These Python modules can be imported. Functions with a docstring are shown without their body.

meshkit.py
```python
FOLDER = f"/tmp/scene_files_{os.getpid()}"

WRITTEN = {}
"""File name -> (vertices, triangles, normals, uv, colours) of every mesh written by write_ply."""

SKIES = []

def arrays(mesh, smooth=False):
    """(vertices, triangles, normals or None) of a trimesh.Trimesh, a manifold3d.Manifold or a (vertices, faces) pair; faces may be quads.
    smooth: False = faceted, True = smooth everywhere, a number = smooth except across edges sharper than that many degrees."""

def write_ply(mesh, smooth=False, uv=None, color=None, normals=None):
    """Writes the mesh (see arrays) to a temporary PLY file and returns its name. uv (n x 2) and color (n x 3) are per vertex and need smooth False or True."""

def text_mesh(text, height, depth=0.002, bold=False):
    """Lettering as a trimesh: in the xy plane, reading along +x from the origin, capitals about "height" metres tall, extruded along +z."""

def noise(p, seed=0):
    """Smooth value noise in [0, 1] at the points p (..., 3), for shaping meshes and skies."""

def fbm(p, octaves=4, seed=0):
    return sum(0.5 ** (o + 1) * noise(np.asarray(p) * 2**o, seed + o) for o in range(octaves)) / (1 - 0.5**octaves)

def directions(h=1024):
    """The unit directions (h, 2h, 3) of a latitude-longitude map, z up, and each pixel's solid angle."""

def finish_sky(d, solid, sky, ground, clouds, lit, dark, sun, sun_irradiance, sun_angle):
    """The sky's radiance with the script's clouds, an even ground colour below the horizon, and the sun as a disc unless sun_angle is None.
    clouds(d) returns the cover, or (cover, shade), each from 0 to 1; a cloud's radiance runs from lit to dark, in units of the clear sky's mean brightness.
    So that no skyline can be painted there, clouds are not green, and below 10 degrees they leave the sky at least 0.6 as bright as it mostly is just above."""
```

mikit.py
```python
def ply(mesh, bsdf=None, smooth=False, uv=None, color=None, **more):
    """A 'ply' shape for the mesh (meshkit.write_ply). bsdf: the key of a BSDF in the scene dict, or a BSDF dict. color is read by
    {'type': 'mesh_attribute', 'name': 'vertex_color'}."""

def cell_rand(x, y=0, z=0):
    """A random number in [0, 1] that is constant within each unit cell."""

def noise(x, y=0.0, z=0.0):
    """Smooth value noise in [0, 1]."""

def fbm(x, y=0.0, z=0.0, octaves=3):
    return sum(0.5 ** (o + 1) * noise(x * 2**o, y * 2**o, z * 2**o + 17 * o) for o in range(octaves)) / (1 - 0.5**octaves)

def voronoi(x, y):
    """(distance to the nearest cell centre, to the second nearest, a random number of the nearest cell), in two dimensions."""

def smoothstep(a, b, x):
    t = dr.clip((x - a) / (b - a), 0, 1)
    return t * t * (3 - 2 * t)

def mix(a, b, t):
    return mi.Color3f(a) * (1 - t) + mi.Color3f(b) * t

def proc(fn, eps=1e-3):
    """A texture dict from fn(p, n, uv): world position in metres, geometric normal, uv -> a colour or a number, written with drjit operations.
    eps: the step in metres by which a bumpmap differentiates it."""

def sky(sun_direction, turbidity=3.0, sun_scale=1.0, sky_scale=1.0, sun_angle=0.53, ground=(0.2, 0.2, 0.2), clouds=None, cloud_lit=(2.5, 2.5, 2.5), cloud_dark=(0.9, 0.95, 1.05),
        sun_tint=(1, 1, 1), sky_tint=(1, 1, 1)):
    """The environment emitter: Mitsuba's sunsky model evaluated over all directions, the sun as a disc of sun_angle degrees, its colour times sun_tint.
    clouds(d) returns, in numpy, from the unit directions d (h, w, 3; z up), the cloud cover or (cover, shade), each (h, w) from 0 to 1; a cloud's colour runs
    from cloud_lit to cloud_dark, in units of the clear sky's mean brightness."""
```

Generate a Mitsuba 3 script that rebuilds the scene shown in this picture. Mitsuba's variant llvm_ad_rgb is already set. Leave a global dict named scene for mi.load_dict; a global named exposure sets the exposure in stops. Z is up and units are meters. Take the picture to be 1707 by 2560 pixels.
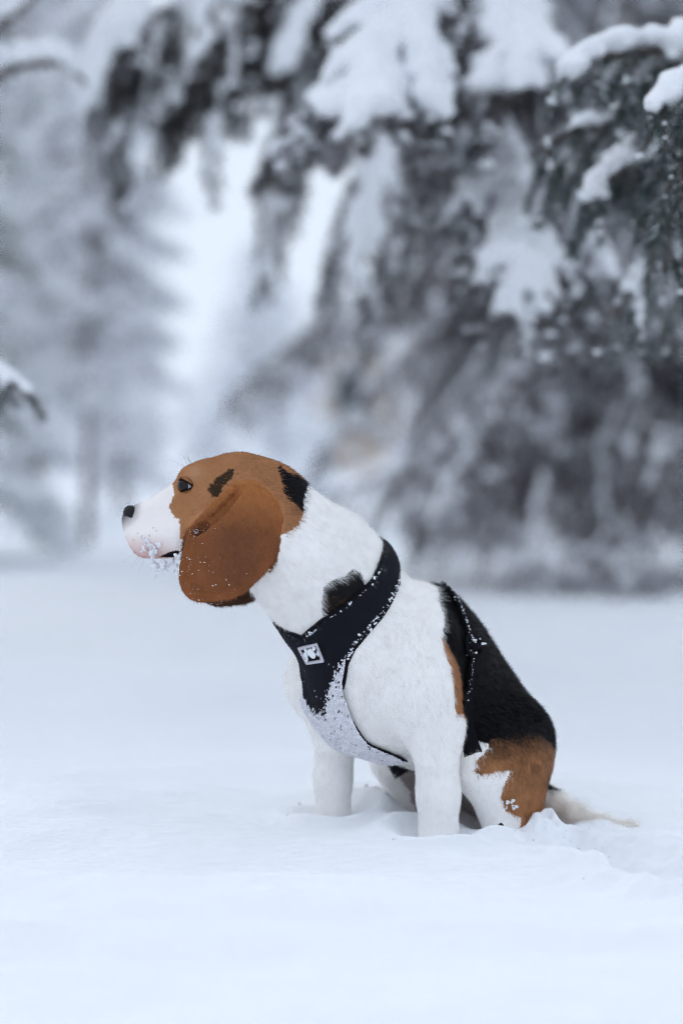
import math, random
import numpy as np, trimesh
import drjit as dr
import mitsuba as mi
import mikit, meshkit
from mikit import proc, noise, fbm, smoothstep, mix

random.seed(4); rng = np.random.default_rng(11)
T = mi.ScalarTransform4f
scene, labels = {}, {}
# ================================================================ camera, sky, exposure
PITCH = math.atan((1280.0 - 1109.0) / 5748.0)
scene['camera'] = {'type': 'thinlens', 'fov': 2 * math.degrees(math.atan(853.5 / 5748.0)), 'fov_axis': 'x',
                   'aperture_radius': 0.0225, 'focus_distance': 2.88, 'near_clip': 0.05, 'far_clip': 400.0,
                   'to_world': T().look_at(origin=[0, -3.0, 0.5], target=[0, -3 + math.cos(PITCH), 0.5 - math.sin(PITCH)], up=[0, 0, 1])}
def overcast(d):
    cover = np.ones(d.shape[:2])
    shade = 0.25 * meshkit.fbm(d * 3.0, 3, 5)
    return cover, shade
scene['sky'] = mikit.sky((-0.5, 0.35, 0.6), turbidity=3, sun_scale=0.09, sun_angle=40, clouds=overcast, cloud_lit=(2.24, 2.5, 2.88), cloud_dark=(1.79, 1.98, 2.29), ground=(.55, .57, .62))
exposure = 1.72

def tag(key, label=None, category=None, group=None, kind=None):
    labels[key] = {k: v for k, v in (('label', label), ('category', category), ('group', group), ('kind', kind)) if v}
# ================================================================ materials
def rgb(*c): return {'type': 'rgb', 'value': list(c)}
def two(b): return {'type': 'twosided', 'bsdf': b}
def snow_bump(p, n, uv):
    return (noise(p.x * 900, p.y * 900, p.z * 900) - .5) * .0009 + (fbm(p.x * 160, p.y * 160, p.z * 160) - .5) * .003
def snow_tint(p, n, uv):
    return mix((.855, .885, .925), (.89, .912, .94), fbm(p.x * 5, p.y * 5, p.z * 5))
scene['mat_snow'] = two({'type': 'bumpmap', 'arbitrary': proc(snow_bump, 4e-4), 'scale': 1.0, 'bsdf': {'type': 'principled', 'base_color': proc(snow_tint), 'roughness': .75, 'specular': .25}})
scene['mat_bough_snow'] = two({'type': 'diffuse', 'reflectance': proc(lambda p, n, uv: mix((.80, .825, .865), (.89, .90, .925), fbm(p.x * 14, p.y * 14, p.z * 14)))})
scene['mat_vertex'] = two({'type': 'diffuse', 'reflectance': {'type': 'mesh_attribute', 'name': 'vertex_color'}})
scene['mat_hair'] = two({'type': 'principled', 'base_color': {'type': 'mesh_attribute', 'name': 'vertex_color'}, 'roughness': .55, 'specular': .14})
scene['mat_needle'] = two({'type': 'principled', 'base_color': {'type': 'mesh_attribute', 'name': 'vertex_color'}, 'roughness': .5, 'specular': .35})
scene['mat_nose'] = two({'type': 'bumpmap', 'arbitrary': proc(lambda p, n, uv: (noise(p.x * 1300, p.y * 1300, p.z * 1300)) * .0006, 2e-4), 'scale': 1.0, 'bsdf': {'type': 'principled', 'base_color': rgb(.005, .005, .006), 'roughness': .4, 'specular': .3}})
def eye_tint(p, n, uv):
    return mi.Color3f(.03, .014, .007)
scene['mat_eye'] = two({'type': 'principled', 'base_color': {'type': 'mesh_attribute', 'name': 'vertex_color'}, 'roughness': .06, 'specular': .25})
def weave(p, n, uv):
    return (dr.sin(p.x * 2600) * dr.sin(p.z * 2600)) * .0002 + fbm(p.x * 200, p.y * 200, p.z * 200) * .0015
scene['mat_harness'] = two({'type': 'bumpmap', 'arbitrary': proc(weave, 2e-4), 'scale': 1.0, 'bsdf': {'type': 'principled', 'base_color': proc(lambda p, n, uv: mix((.004, .005, .009), (.008, .009, .014), fbm(p.x * 60, p.y * 60, p.z * 60))), 'roughness': .8, 'specular': .15}})
scene['mat_trim'] = two({'type': 'principled', 'base_color': rgb(.004, .004, .007), 'roughness': .8, 'specular': .12})
scene['mat_badge'] = two({'type': 'principled', 'base_color': rgb(.50, .49, .54), 'roughness': .45})
scene['mat_whisker'] = two({'type': 'diffuse', 'reflectance': rgb(.25, .22, .2)})
scene['mat_crust'] = two({'type': 'diffuse', 'reflectance': proc(lambda p, n, uv: mix((.54, .54, .60), (.86, .86, .90), smoothstep(.25, .75, fbm(p.x * 700, p.y * 700, p.z * 700))))})
def bark(p, n, uv):
    return mix((.05, .04, .036), (.17, .14, .125), fbm(p.x * 30, p.y * 30, p.z * 9))
scene['mat_bark'] = two({'type': 'bumpmap', 'arbitrary': proc(lambda p, n, uv: fbm(p.x * 60, p.y * 60, p.z * 14) * .02, 2e-3), 'scale': 1.0, 'bsdf': {'type': 'diffuse', 'reflectance': proc(bark)}})
def shape(mesh, mat, smooth=False, color=None, normals=None):
    """a mesh entry; normals per vertex may be given (fur takes those of the skin)"""
    if normals is None: return mikit.ply(mesh, mat, smooth=smooth, color=color)
    path = meshkit.write_ply(mesh, False, None, color, normals=normals)
    return {'type': 'ply', 'filename': path, 'face_normals': False, 'bsdf': {'type': 'ref', 'id': mat}}
# ---------------------------------------------------------------- measuring helper
F_PX, CX, CY, HOR = 5748.0, 853.5, 1280.0, 1109.0
PITCH = math.atan((CY - HOR) / F_PX)
CAM = np.array([0.0, -3.0, 0.5])
FWD = np.array([0, math.cos(PITCH), -math.sin(PITCH)]); UPV = np.array([0, math.sin(PITCH), math.cos(PITCH)])
def at(X, Y, y):
    """world point that the photograph shows at (X, Y), on the plane at depth y"""
    d = FWD + np.array([(X - CX) / F_PX, 0, 0]) - UPV * (Y - CY) / F_PX
    return CAM + d * (y - CAM[1]) / d[1]
# ---------------------------------------------------------------- implicit surfaces
class Field:
    def __init__(s, lo, hi, h):
        s.lo, s.h = np.array(lo, float), h
        s.n = np.ceil((np.array(hi) - s.lo) / h).astype(int) + 1
        s.D = np.full(s.n, 1.0, np.float32)
        s.ax = [np.float32(s.lo[k] + np.arange(s.n[k]) * h) for k in range(3)]
    def block(s, lo, hi):
        a = np.clip(np.floor((np.asarray(lo) - s.lo) / s.h).astype(int), 0, s.n)
        b = np.clip(np.ceil((np.asarray(hi) - s.lo) / s.h).astype(int) + 1, 0, s.n)
        sl = tuple(slice(i, j) for i, j in zip(a, b))
        g = [s.ax[0][sl[0]][:, None, None], s.ax[1][sl[1]][None, :, None], s.ax[2][sl[2]][None, None, :]]
        return sl, g
    def add(s, fn, lo, hi, k):
        sl, g = s.block(np.asarray(lo) - k - 3 * s.h, np.asarray(hi) + k + 3 * s.h)
        if min(j.stop - j.start for j in sl) < 1: return
        d = fn(*g).astype(np.float32)
        o = s.D[sl]
        if k < 0:  # carve
            k = -k; m = np.clip(k - np.abs(o + d), 0, None) / k
            s.D[sl] = np.maximum(o, -d) + m * m * k * 0.25
        else:
            m = np.clip(k - np.abs(o - d), 0, None) / k
            s.D[sl] = np.minimum(o, d) - m * m * k * 0.25
    def mesh(s):
        return surface_nets(s.D, s.lo, s.h)
def seg_fn(a, b, ra, rb, sq=None):
    """capsule from a to b with radii ra, rb; sq = (axis unit vector, factor): squeezed along that axis"""
    a, b = np.asarray(a, float), np.asarray(b, float)
    ab = b - a; L2 = max(ab @ ab, 1e-12)
    def fn(x, y, z):
        t = np.clip(((x - a[0]) * ab[0] + (y - a[1]) * ab[1] + (z - a[2]) * ab[2]) / L2, 0, 1)
        px, py, pz = x - a[0] - t * ab[0], y - a[1] - t * ab[1], z - a[2] - t * ab[2]
        if sq is None:
            r = np.sqrt(px * px + py * py + pz * pz)
            return r - (ra + (rb - ra) * t)
        w, f = np.asarray(sq[0], float), sq[1]
        q = px * w[0] + py * w[1] + pz * w[2]
        r = np.sqrt(np.maximum(px * px + py * py + pz * pz - q * q + (q / f) ** 2, 0))
        return (r - (ra + (rb - ra) * t)) * min(1.0, f) ** 0.5
    R = max(ra, rb) * (max(1, sq[1]) if sq else 1)
    return fn, np.minimum(a, b) - R, np.maximum(a, b) + R
def surface_nets(D, lo, h):
    inside = D < 0
    n = np.array(D.shape)
    c = np.zeros(n - 1, np.uint8)
    for i, j, k in np.ndindex(2, 2, 2):
        c += inside[i:n[0] - 1 + i, j:n[1] - 1 + j, k:n[2] - 1 + k]
    act = (c > 0) & (c < 8)
    idx = np.argwhere(act)
    num = np.full(n - 1, -1, np.int64); num[act] = np.arange(len(idx))
    acc, cnt = np.zeros((len(idx), 3)), np.zeros(len(idx))
    val = {o: D[idx[:, 0] + o[0], idx[:, 1] + o[1], idx[:, 2] + o[2]].astype(float) for o in np.ndindex(2, 2, 2)}
    for o in np.ndindex(2, 2, 2):
        for ax in range(3):
            if o[ax]: continue
            q = list(o); q[ax] = 1; q = tuple(q)
            v0, v1 = val[o], val[q]
            m = (v0 < 0) != (v1 < 0)
            t = v0[m] / (v0[m] - v1[m])
            p = np.tile(np.array(o, float), (m.sum(), 1)); p[:, ax] += t
            acc[m] += p; cnt[m] += 1
    V = lo + (idx + acc / cnt[:, None]) * h
    faces = []
    for ax in range(3):
        b, cc = [(1, 2), (2, 0), (0, 1)][ax]
        s0 = [slice(1, n[k] - 1) for k in range(3)]; s1 = list(s0)
        s0[ax] = slice(0, n[ax] - 1); s1[ax] = slice(1, n[ax])
        a0, a1 = inside[tuple(s0)], inside[tuple(s1)]
        e = np.argwhere(a0 != a1)
        off = np.ones(3, int); off[ax] = 0
        e0 = e + off
        flip = a1[tuple(e.T)]
        def cell(db, dc):
            q = e0.copy(); q[:, b] -= db; q[:, cc] -= dc
            return num[tuple(q.T)]
        quad = np.stack([cell(1, 1), cell(0, 1), cell(0, 0), cell(1, 0)], 1)
        quad[flip] = quad[flip][:, ::-1]
        faces.append(quad)
    q = np.vstack(faces)
    q = q[(q >= 0).all(1)]
    return V, np.vstack([q[:, [0, 1, 2]], q[:, [0, 2, 3]]])
def mesh_normals(V, F):
    n, fn = np.zeros_like(V), np.cross(V[F[:, 1]] - V[F[:, 0]], V[F[:, 2]] - V[F[:, 0]])
    for k in range(3): np.add.at(n, F[:, k], fn)
    return n / np.maximum(np.linalg.norm(n, axis=1, keepdims=True), 1e-12)
def laplace(V, F, times, lam=0.5, mu=-0.52):
    e = np.vstack([F[:, [0, 1]], F[:, [1, 2]], F[:, [2, 0]]])
    deg = np.bincount(e.ravel(), minlength=len(V))[:, None] + 1e-9
    for i in range(times):
        for w in (lam, mu):
            s = np.zeros_like(V)
            for k in range(3):
                s[:, k] = np.bincount(e[:, 0], V[e[:, 1], k], len(V)) + np.bincount(e[:, 1], V[e[:, 0], k], len(V))
            V = V + w * (s / deg - V)
    return V
# ---------------------------------------------------------------- the dog's skeleton
DF, DL, DO = np.array([-0.8, -0.6, 0]), np.array([0.6, -0.8, 0]), np.array([0.057, 0.007, 0])
def loc(u, v, z): return DO + u * DF + v * DL + np.array([0, 0, z])
def to_loc(P):
    q = P - DO
    return q @ DF, q @ DL, q[..., 2]
HY = -0.075
PRIMS = []   # (a, b, ra, rb, k, squeeze, flow, hair length)
def bone(a, b, ra, rb, k=0.025, sq=None, flow=None, hair=0.012):
    a, b = np.asarray(a, float), np.asarray(b, float)
    fl = (b - a) if flow is None else np.asarray(flow, float)
    PRIMS.append((a, b, ra, rb, k, sq, fl / max(np.linalg.norm(fl), 1e-9), hair))
BACK = -DF * 0.75 + np.array([0, 0, -0.66])
# torso
bone(loc(.056, 0, .228), loc(.02, 0, .215), .052, .084, .03, flow=(.2, -.1, -1), hair=.014)
bone(loc(.02, 0, .215), loc(-.07, 0, .192), .084, .091, .03, flow=BACK, hair=.013)
bone(loc(-.07, 0, .192), loc(-.130, 0, .142), .090, .078, .03, flow=BACK, hair=.012)
bone(loc(-.130, 0, .142), loc(-.176, 0, .08), .078, .062, .03, flow=BACK, hair=.011)
bone(loc(-.178, 0, .08), loc(-.192, 0, .04), .065, .056, .03, flow=(0, 0, -1), hair=.011)
bone(loc(-.005, 0, .274), loc(-.065, 0, .259), .052, .042, .04, flow=BACK, hair=.012)            # withers
bone(loc(-.065, 0, .259), loc(-.115, 0, .208), .042, .033, .04, flow=BACK, hair=.012)
bone(loc(.03, 0, .16), loc(-.11, 0, .12), .063, .066, .03, flow=BACK, hair=.013)          # brisket
# near fore leg
bone(loc(-.01, .055, .235), loc(.015, .08, .185), .056, .050, .03, flow=(.25, 0, -1))
bone(loc(.015, .08, .185), loc(-.01, .092, .135), .046, .034, .03, flow=(.2, 0, -1))
bone(loc(-.01, .092, .135), loc(-.012, .096, .05), .032, .0255, .02, flow=(0, 0, -1), hair=.008)
bone(loc(-.012, .096, .05), loc(-.012, .096, -.02), .0255, .026, .015, flow=(0, 0, -1), hair=.007)
bone(loc(-.012, .096, -.03), loc(.022, .096, -.042), .027, .022, .015, flow=(0, 0, -1), hair=.005)
# far fore leg
bone(loc(.03, -.055, .235), loc(.045, -.070, .185), .053, .046, .03, flow=(.1, 0, -1))
bone(loc(.045, -.070, .185), loc(.015, -.086, .135), .046, .036, .03, flow=(.1, 0, -1))
bone(loc(.015, -.086, .135), loc(.018, -.09, .05), .033, .023, .02, flow=(0, 0, -1), hair=.008)
bone(loc(.018, -.09, .05), loc(.018, -.09, -.02), .023, .025, .015, flow=(0, 0, -1), hair=.007)
bone(loc(.018, -.09, -.03), loc(.052, -.09, -.042), .026, .021, .015, flow=(0, 0, -1), hair=.005)
# near hind leg
bone(loc(-.085, .04, .14), loc(-.105, .07, .105), .045, .042, .03, flow=BACK, hair=.010)
bone(loc(-.085, -.04, .14), loc(-.105, -.07, .105), .045, .042, .03, flow=BACK, hair=.010)
bone(loc(-.165, .06, .105), loc(-.13, .085, .085), .060, .054, .03, flow=(.2, 0, -1), hair=.010)
bone(loc(-.13, .085, .085), loc(-.088, .097, .072), .052, .032, .02, flow=(.1, 0, -1), hair=.009)
bone(loc(-.088, .097, .072), loc(-.115, .105, .0), .030, .023, .02, flow=(.1, 0, -1), hair=.007)
bone(loc(-.165, .06, .06), loc(-.145, .085, .02), .05, .042, .03, flow=(0, 0, -1), hair=.009)
bone(loc(-.14, .1, -.03), loc(-.09, .11, -.032), .022, .022, .02, flow=(-1, 0, 0), hair=.005)
# far hind leg
bone(loc(-.165, -.06, .105), loc(-.12, -.085, .085), .060, .054, .03, flow=(.2, 0, -1), hair=.010)
bone(loc(-.12, -.085, .085), loc(-.095, -.095, .07), .050, .034, .02, flow=(.1, 0, -1), hair=.009)
bone(loc(-.095, -.095, .07), loc(-.118, -.10, .015), .032, .026, .02, flow=(.1, 0, -1), hair=.007)
bone(loc(-.165, -.06, .06), loc(-.14, -.085, .02), .05, .042, .03, flow=(0, 0, -1), hair=.009)
bone(loc(-.14, -.1, -.005), loc(-.085, -.105, -.008), .022, .022, .02, flow=(-1, 0, 0), hair=.005)
# tail
tp = [loc(-.225, .0, .05), at(1388, 2008, .11), at(1436, 2036, .08), at(1505, 2058, .045), at(1580, 2066, .01)]
for i, (ra, rb) in enumerate(((.017, .0135), (.0135, .0115), (.0115, .008), (.008, .004))):
    bone(tp[i], tp[i + 1], ra, rb, .012, hair=.020)
# neck
h = lambda X, Y, y=HY: at(X, Y, y)
bone(h(682, 1305, -.07), h(770, 1398, -.045), .062, .069, .03, flow=(.75, .1, -.65), hair=.013)
bone(h(770, 1398, -.045), h(856, 1485, -.012), .069, .076, .03, flow=(.75, .1, -.65), hair=.015)
bone(h(726, 1420, -.05), h(800, 1530, -.03), .048, .050, .03, flow=(.5, 0, -.8), hair=.015)
bone(h(862, 1350, -.03), h(922, 1398, -.005), .025, .023, .03, flow=(.75, .1, -.65), hair=.013)
# head
bone(h(592, 1232), h(662, 1243), .049, .047, .02, flow=(1, 0, .1), hair=.006)
bone(h(516, 1215), h(592, 1232), .033, .047, .02, flow=(1, 0, .3), hair=.005)
bone(h(640, 1268), h(682, 1297), .053, .054, .02, flow=(1, 0, -.4), hair=.008)
bone(h(500, 1260), h(610, 1300), .036, .050, .02, flow=(1, 0, -.2), hair=.006)
for s in (-1, 1):
    bone(h(478, 1196, HY + s * .022), h(520, 1190, HY + s * .026), .016, .018, .014, flow=(1, 0, .2), hair=.004)   # brow
    bone(h(530, 1290, HY + s * .022), h(600, 1300, HY + s * .028), .034, .036, .02, flow=(1, 0, -.3), hair=.006)    # cheek
    bone(h(368, 1352, HY + s * .011), h(450, 1338, HY + s * .019), .0215, .027, .014, flow=(.8, 0, -.6), hair=.004)   # flews
bone(h(334, 1292), h(440, 1262), .0135, .019, .012, flow=(1, 0, .15), hair=.003)
bone(h(440, 1262), h(520, 1240), .019, .032, .02, flow=(1, 0, .15), hair=.004)
bone(h(345, 1320), h(450, 1300), .018, .026, .014, flow=(1, 0, -.2), hair=.004)
bone(h(400, 1372), h(520, 1372), .0095, .019, .01, flow=(1, 0, -.2), hair=.004)                                  # lower jaw
# ears: an outline in the head's side plane, thickened about a curved sheet
EAR = np.array([(h(x, y)[0], h(x, y)[2]) for x, y in [(590,1204),(540,1250),(490,1303),(470,1322),(461,1357),(450,1403),(446,1440),(453,1472),(473,1496),(500,1507),(542,1505),(583,1500),(620,1484),(647,1456),(675,1429),(694,1402),(703,1362),(706,1320),(712,1290),(700,1251),(675,1221),(647,1202),(620,1197)]])
def ear_field(field, side):
    from shapely.geometry import Polygon
    P = EAR.copy()
    if side > 0: P = P + [0.016, -0.012]
    def poly_dist(x, z):
        d = np.full(np.broadcast(x, z).shape, 1e9); ins = np.zeros(d.shape, bool)
        for i in range(len(P)):
            a, b = P[i - 1], P[i]
            e = b - a; t = np.clip(((x - a[0]) * e[0] + (z - a[1]) * e[1]) / (e @ e), 0, 1)
            d = np.minimum(d, np.hypot(x - a[0] - t * e[0], z - a[1] - t * e[1]))
            c = (a[1] > z) != (b[1] > z)
            ins ^= c & (x < (b[0] - a[0]) * (z - a[1]) / (b[1] - a[1] + 1e-12) + a[0])
        return np.where(ins, -d, d)
    top, bot = P[:, 1].max(), P[:, 1].min()
    def fn(x, y, z):
        d2 = poly_dist(x, z)
        s = np.clip((top - z) / (top - bot), 0, 1)
        # sheet: out from the skull at the top, hanging, front edge curled in
        mid = HY + side * (0.052 + 0.016 * np.sin(np.pi * np.clip(s * 1.1, 0, 1)) - 0.004 * s - 0.9 * np.clip(-0.255 + 0.075 - (x - 0.075 * 0), 0, .05) * 0)
        xc = (x - P[:, 0].mean()) / 0.06
        mid = mid - side * (0.006 * xc ** 2 - 0.0035 * np.sin(xc * 2.6 + s * 4.2) - 0.0018 * np.sin(xc * 5.5 - s * 6 + 1))
        mid = mid - side * 0.0040 * np.exp(-((d2 + .014) / .0065) ** 2) * np.clip(s * 1.6 - .3, 0, 1)
        t = 0.0045 + 0.0025 * (1 - s)
        dd = np.abs(y - mid) - t
        k = 0.006
        m = np.clip(k - np.abs(d2 - dd), 0, None) / k
        return np.maximum(d2 + 0.003, dd) + m * m * k * .25
    lo = np.array([P[:, 0].min(), HY - .09 if side < 0 else HY + .02, bot]); hi = np.array([P[:, 0].max(), HY - .02 if side < 0 else HY + .09, top])
    field.add(fn, lo, hi, .006)
def build_body(res):
    f = Field((-.34, -.24, -.06), (.45, .30, .52), res)
    for a, b, ra, rb, k, sq, fl, hl in PRIMS:
        fn, lo, hi = seg_fn(a, b, ra, rb, sq)
        f.add(fn, lo, hi, k)
    for s in (-1, 1): ear_field(f, s)
    def side_surface(X, Y, s):
        """depth of the outermost skin at this place in the head's side plane"""
        p = h(X, Y); i, k = int((p[0] - f.lo[0]) / res), int((p[2] - f.lo[2]) / res)
        col = f.ax[1][f.D[i, :, k] < 0]
        return float(col.min() if s < 0 else col.max()) - HY
    for s in (-1, 1):   # the rolled front rim of the ear and the crease behind it; a shallow fold down the flap
        dx, dy = (0, 0) if s < 0 else (31, 24)
        def line(pts, r, k, out, grow=1.0):
            q = [(x + dx, y + dy) for x, y in pts]
            Q = [h(x, y, HY + side_surface(x, y, s) + s * out) for x, y in q]
            for i in range(len(Q) - 1):
                fn, lo, hi = seg_fn(Q[i], Q[i + 1], r, r * grow); f.add(fn, lo, hi, k)
        line([(600, 1214), (580, 1240), (556, 1268), (530, 1294), (506, 1314), (486, 1330)], .0070, -.005, -.0005)
        line([(578, 1224), (556, 1246), (530, 1272), (503, 1298), (482, 1317)], .0052, .005, .0005)
    # eye sockets and the line of the mouth
    for s in (-1, 1):
        fn, lo, hi = seg_fn(h(463, 1212, HY + s * .042), h(463, 1212, HY + s * .036), .0085, .0085); f.add(fn, lo, hi, -.004)
        fn, lo, hi = seg_fn(h(396, 1403, HY + s * .022), h(455, 1382, HY + s * .047), .003, .0045); f.add(fn, lo, hi, -.003)
    V, F = f.mesh()
    V = laplace(V, F, 3)
    return V, F, f
# ---------------------------------------------------------------- coat
def in_poly(px, pz, poly):
    ins = np.zeros(np.shape(px), bool)
    for i in range(len(poly)):
        (ax, az), (bx, bz) = poly[i - 1], poly[i]
        c = (az > pz) != (bz > pz)
        ins ^= c & (px < (bx - ax) * (pz - az) / (bz - az + 1e-12) + ax)
    return ins
def hpoly(pts):
    return [(h(x, y)[0], h(x, y)[2]) for x, y in pts]
P_TAN = hpoly([(437,1222),(429,1262),(428,1276),(439,1286),(455,1306),(462,1357),(470,1400),(560,1440),(640,1420),(700,1335),(721,1327),(744,1313),(760,1284),(756,1252),(764,1206),(740,1140),(640,1090),(500,1090),(420,1190)])
P_NAPE = hpoly([(700,1160),(712,1172),(727,1178),(757,1192),(775,1200),(758,1252),(760,1278),(746,1264),(727,1252),(713,1232),(708,1200),(700,1176)])
P_TEMPLE = hpoly([(527,1224),(530,1211),(543,1199),(578,1172),(590,1174),(588,1188),(568,1213),(550,1238),(536,1240)])
P_EYE = hpoly([(446,1214),(452,1196),(460,1193),(478,1202),(492,1213),(478,1222),(456,1232)])
P_SADDLE = [(-.068,.31),(-.039,.29),(-.012,.263),(-.01,.25),(-.019,.235),(-.037,.208),(-.049,.176),(-.046,.165),(-.05,.137),(-.061,.128),(-.067,.117),(-.078,.111),(-.088,.116),(-.11,.122),(-.142,.125),(-.17,.112),(-.22,.09),(-.26,.07),(-.40,.07),(-.40,.40),(-.068,.5)]
P_TANSTRIP = [(-.008,.255),(-.006,.23),(-.012,.165),(-.016,.154),(-.05,.154),(-.049,.176),(-.037,.208),(-.019,.235)]
P_THIGH = [(-.079,.110),(-.061,.093),(-.057,.078),(-.06,.074),(-.077,.076),(-.102,.077),(-.095,.065),(-.089,.052),(-.091,.038),(-.101,.022),(-.122,.013),(-.122,-.03),(-.4,-.03),(-.4,.07),(-.22,.09),(-.17,.13),(-.11,.14),(-.088,.118)]
P_NECK = [(.127,.287),(.131,.30),(.135,.32),(.123,.329),(.107,.333),(.097,.341),(.085,.336),(.075,.319),(.068,.305),(.091,.295),(.108,.282),(.12,.278)]
WHITE, TAN, BLACK, EARC = np.array([.945, .93, .91]), np.array([.38, .175, .082]), np.array([.006, .0055, .0065]), np.array([.225, .080, .031])
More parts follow.
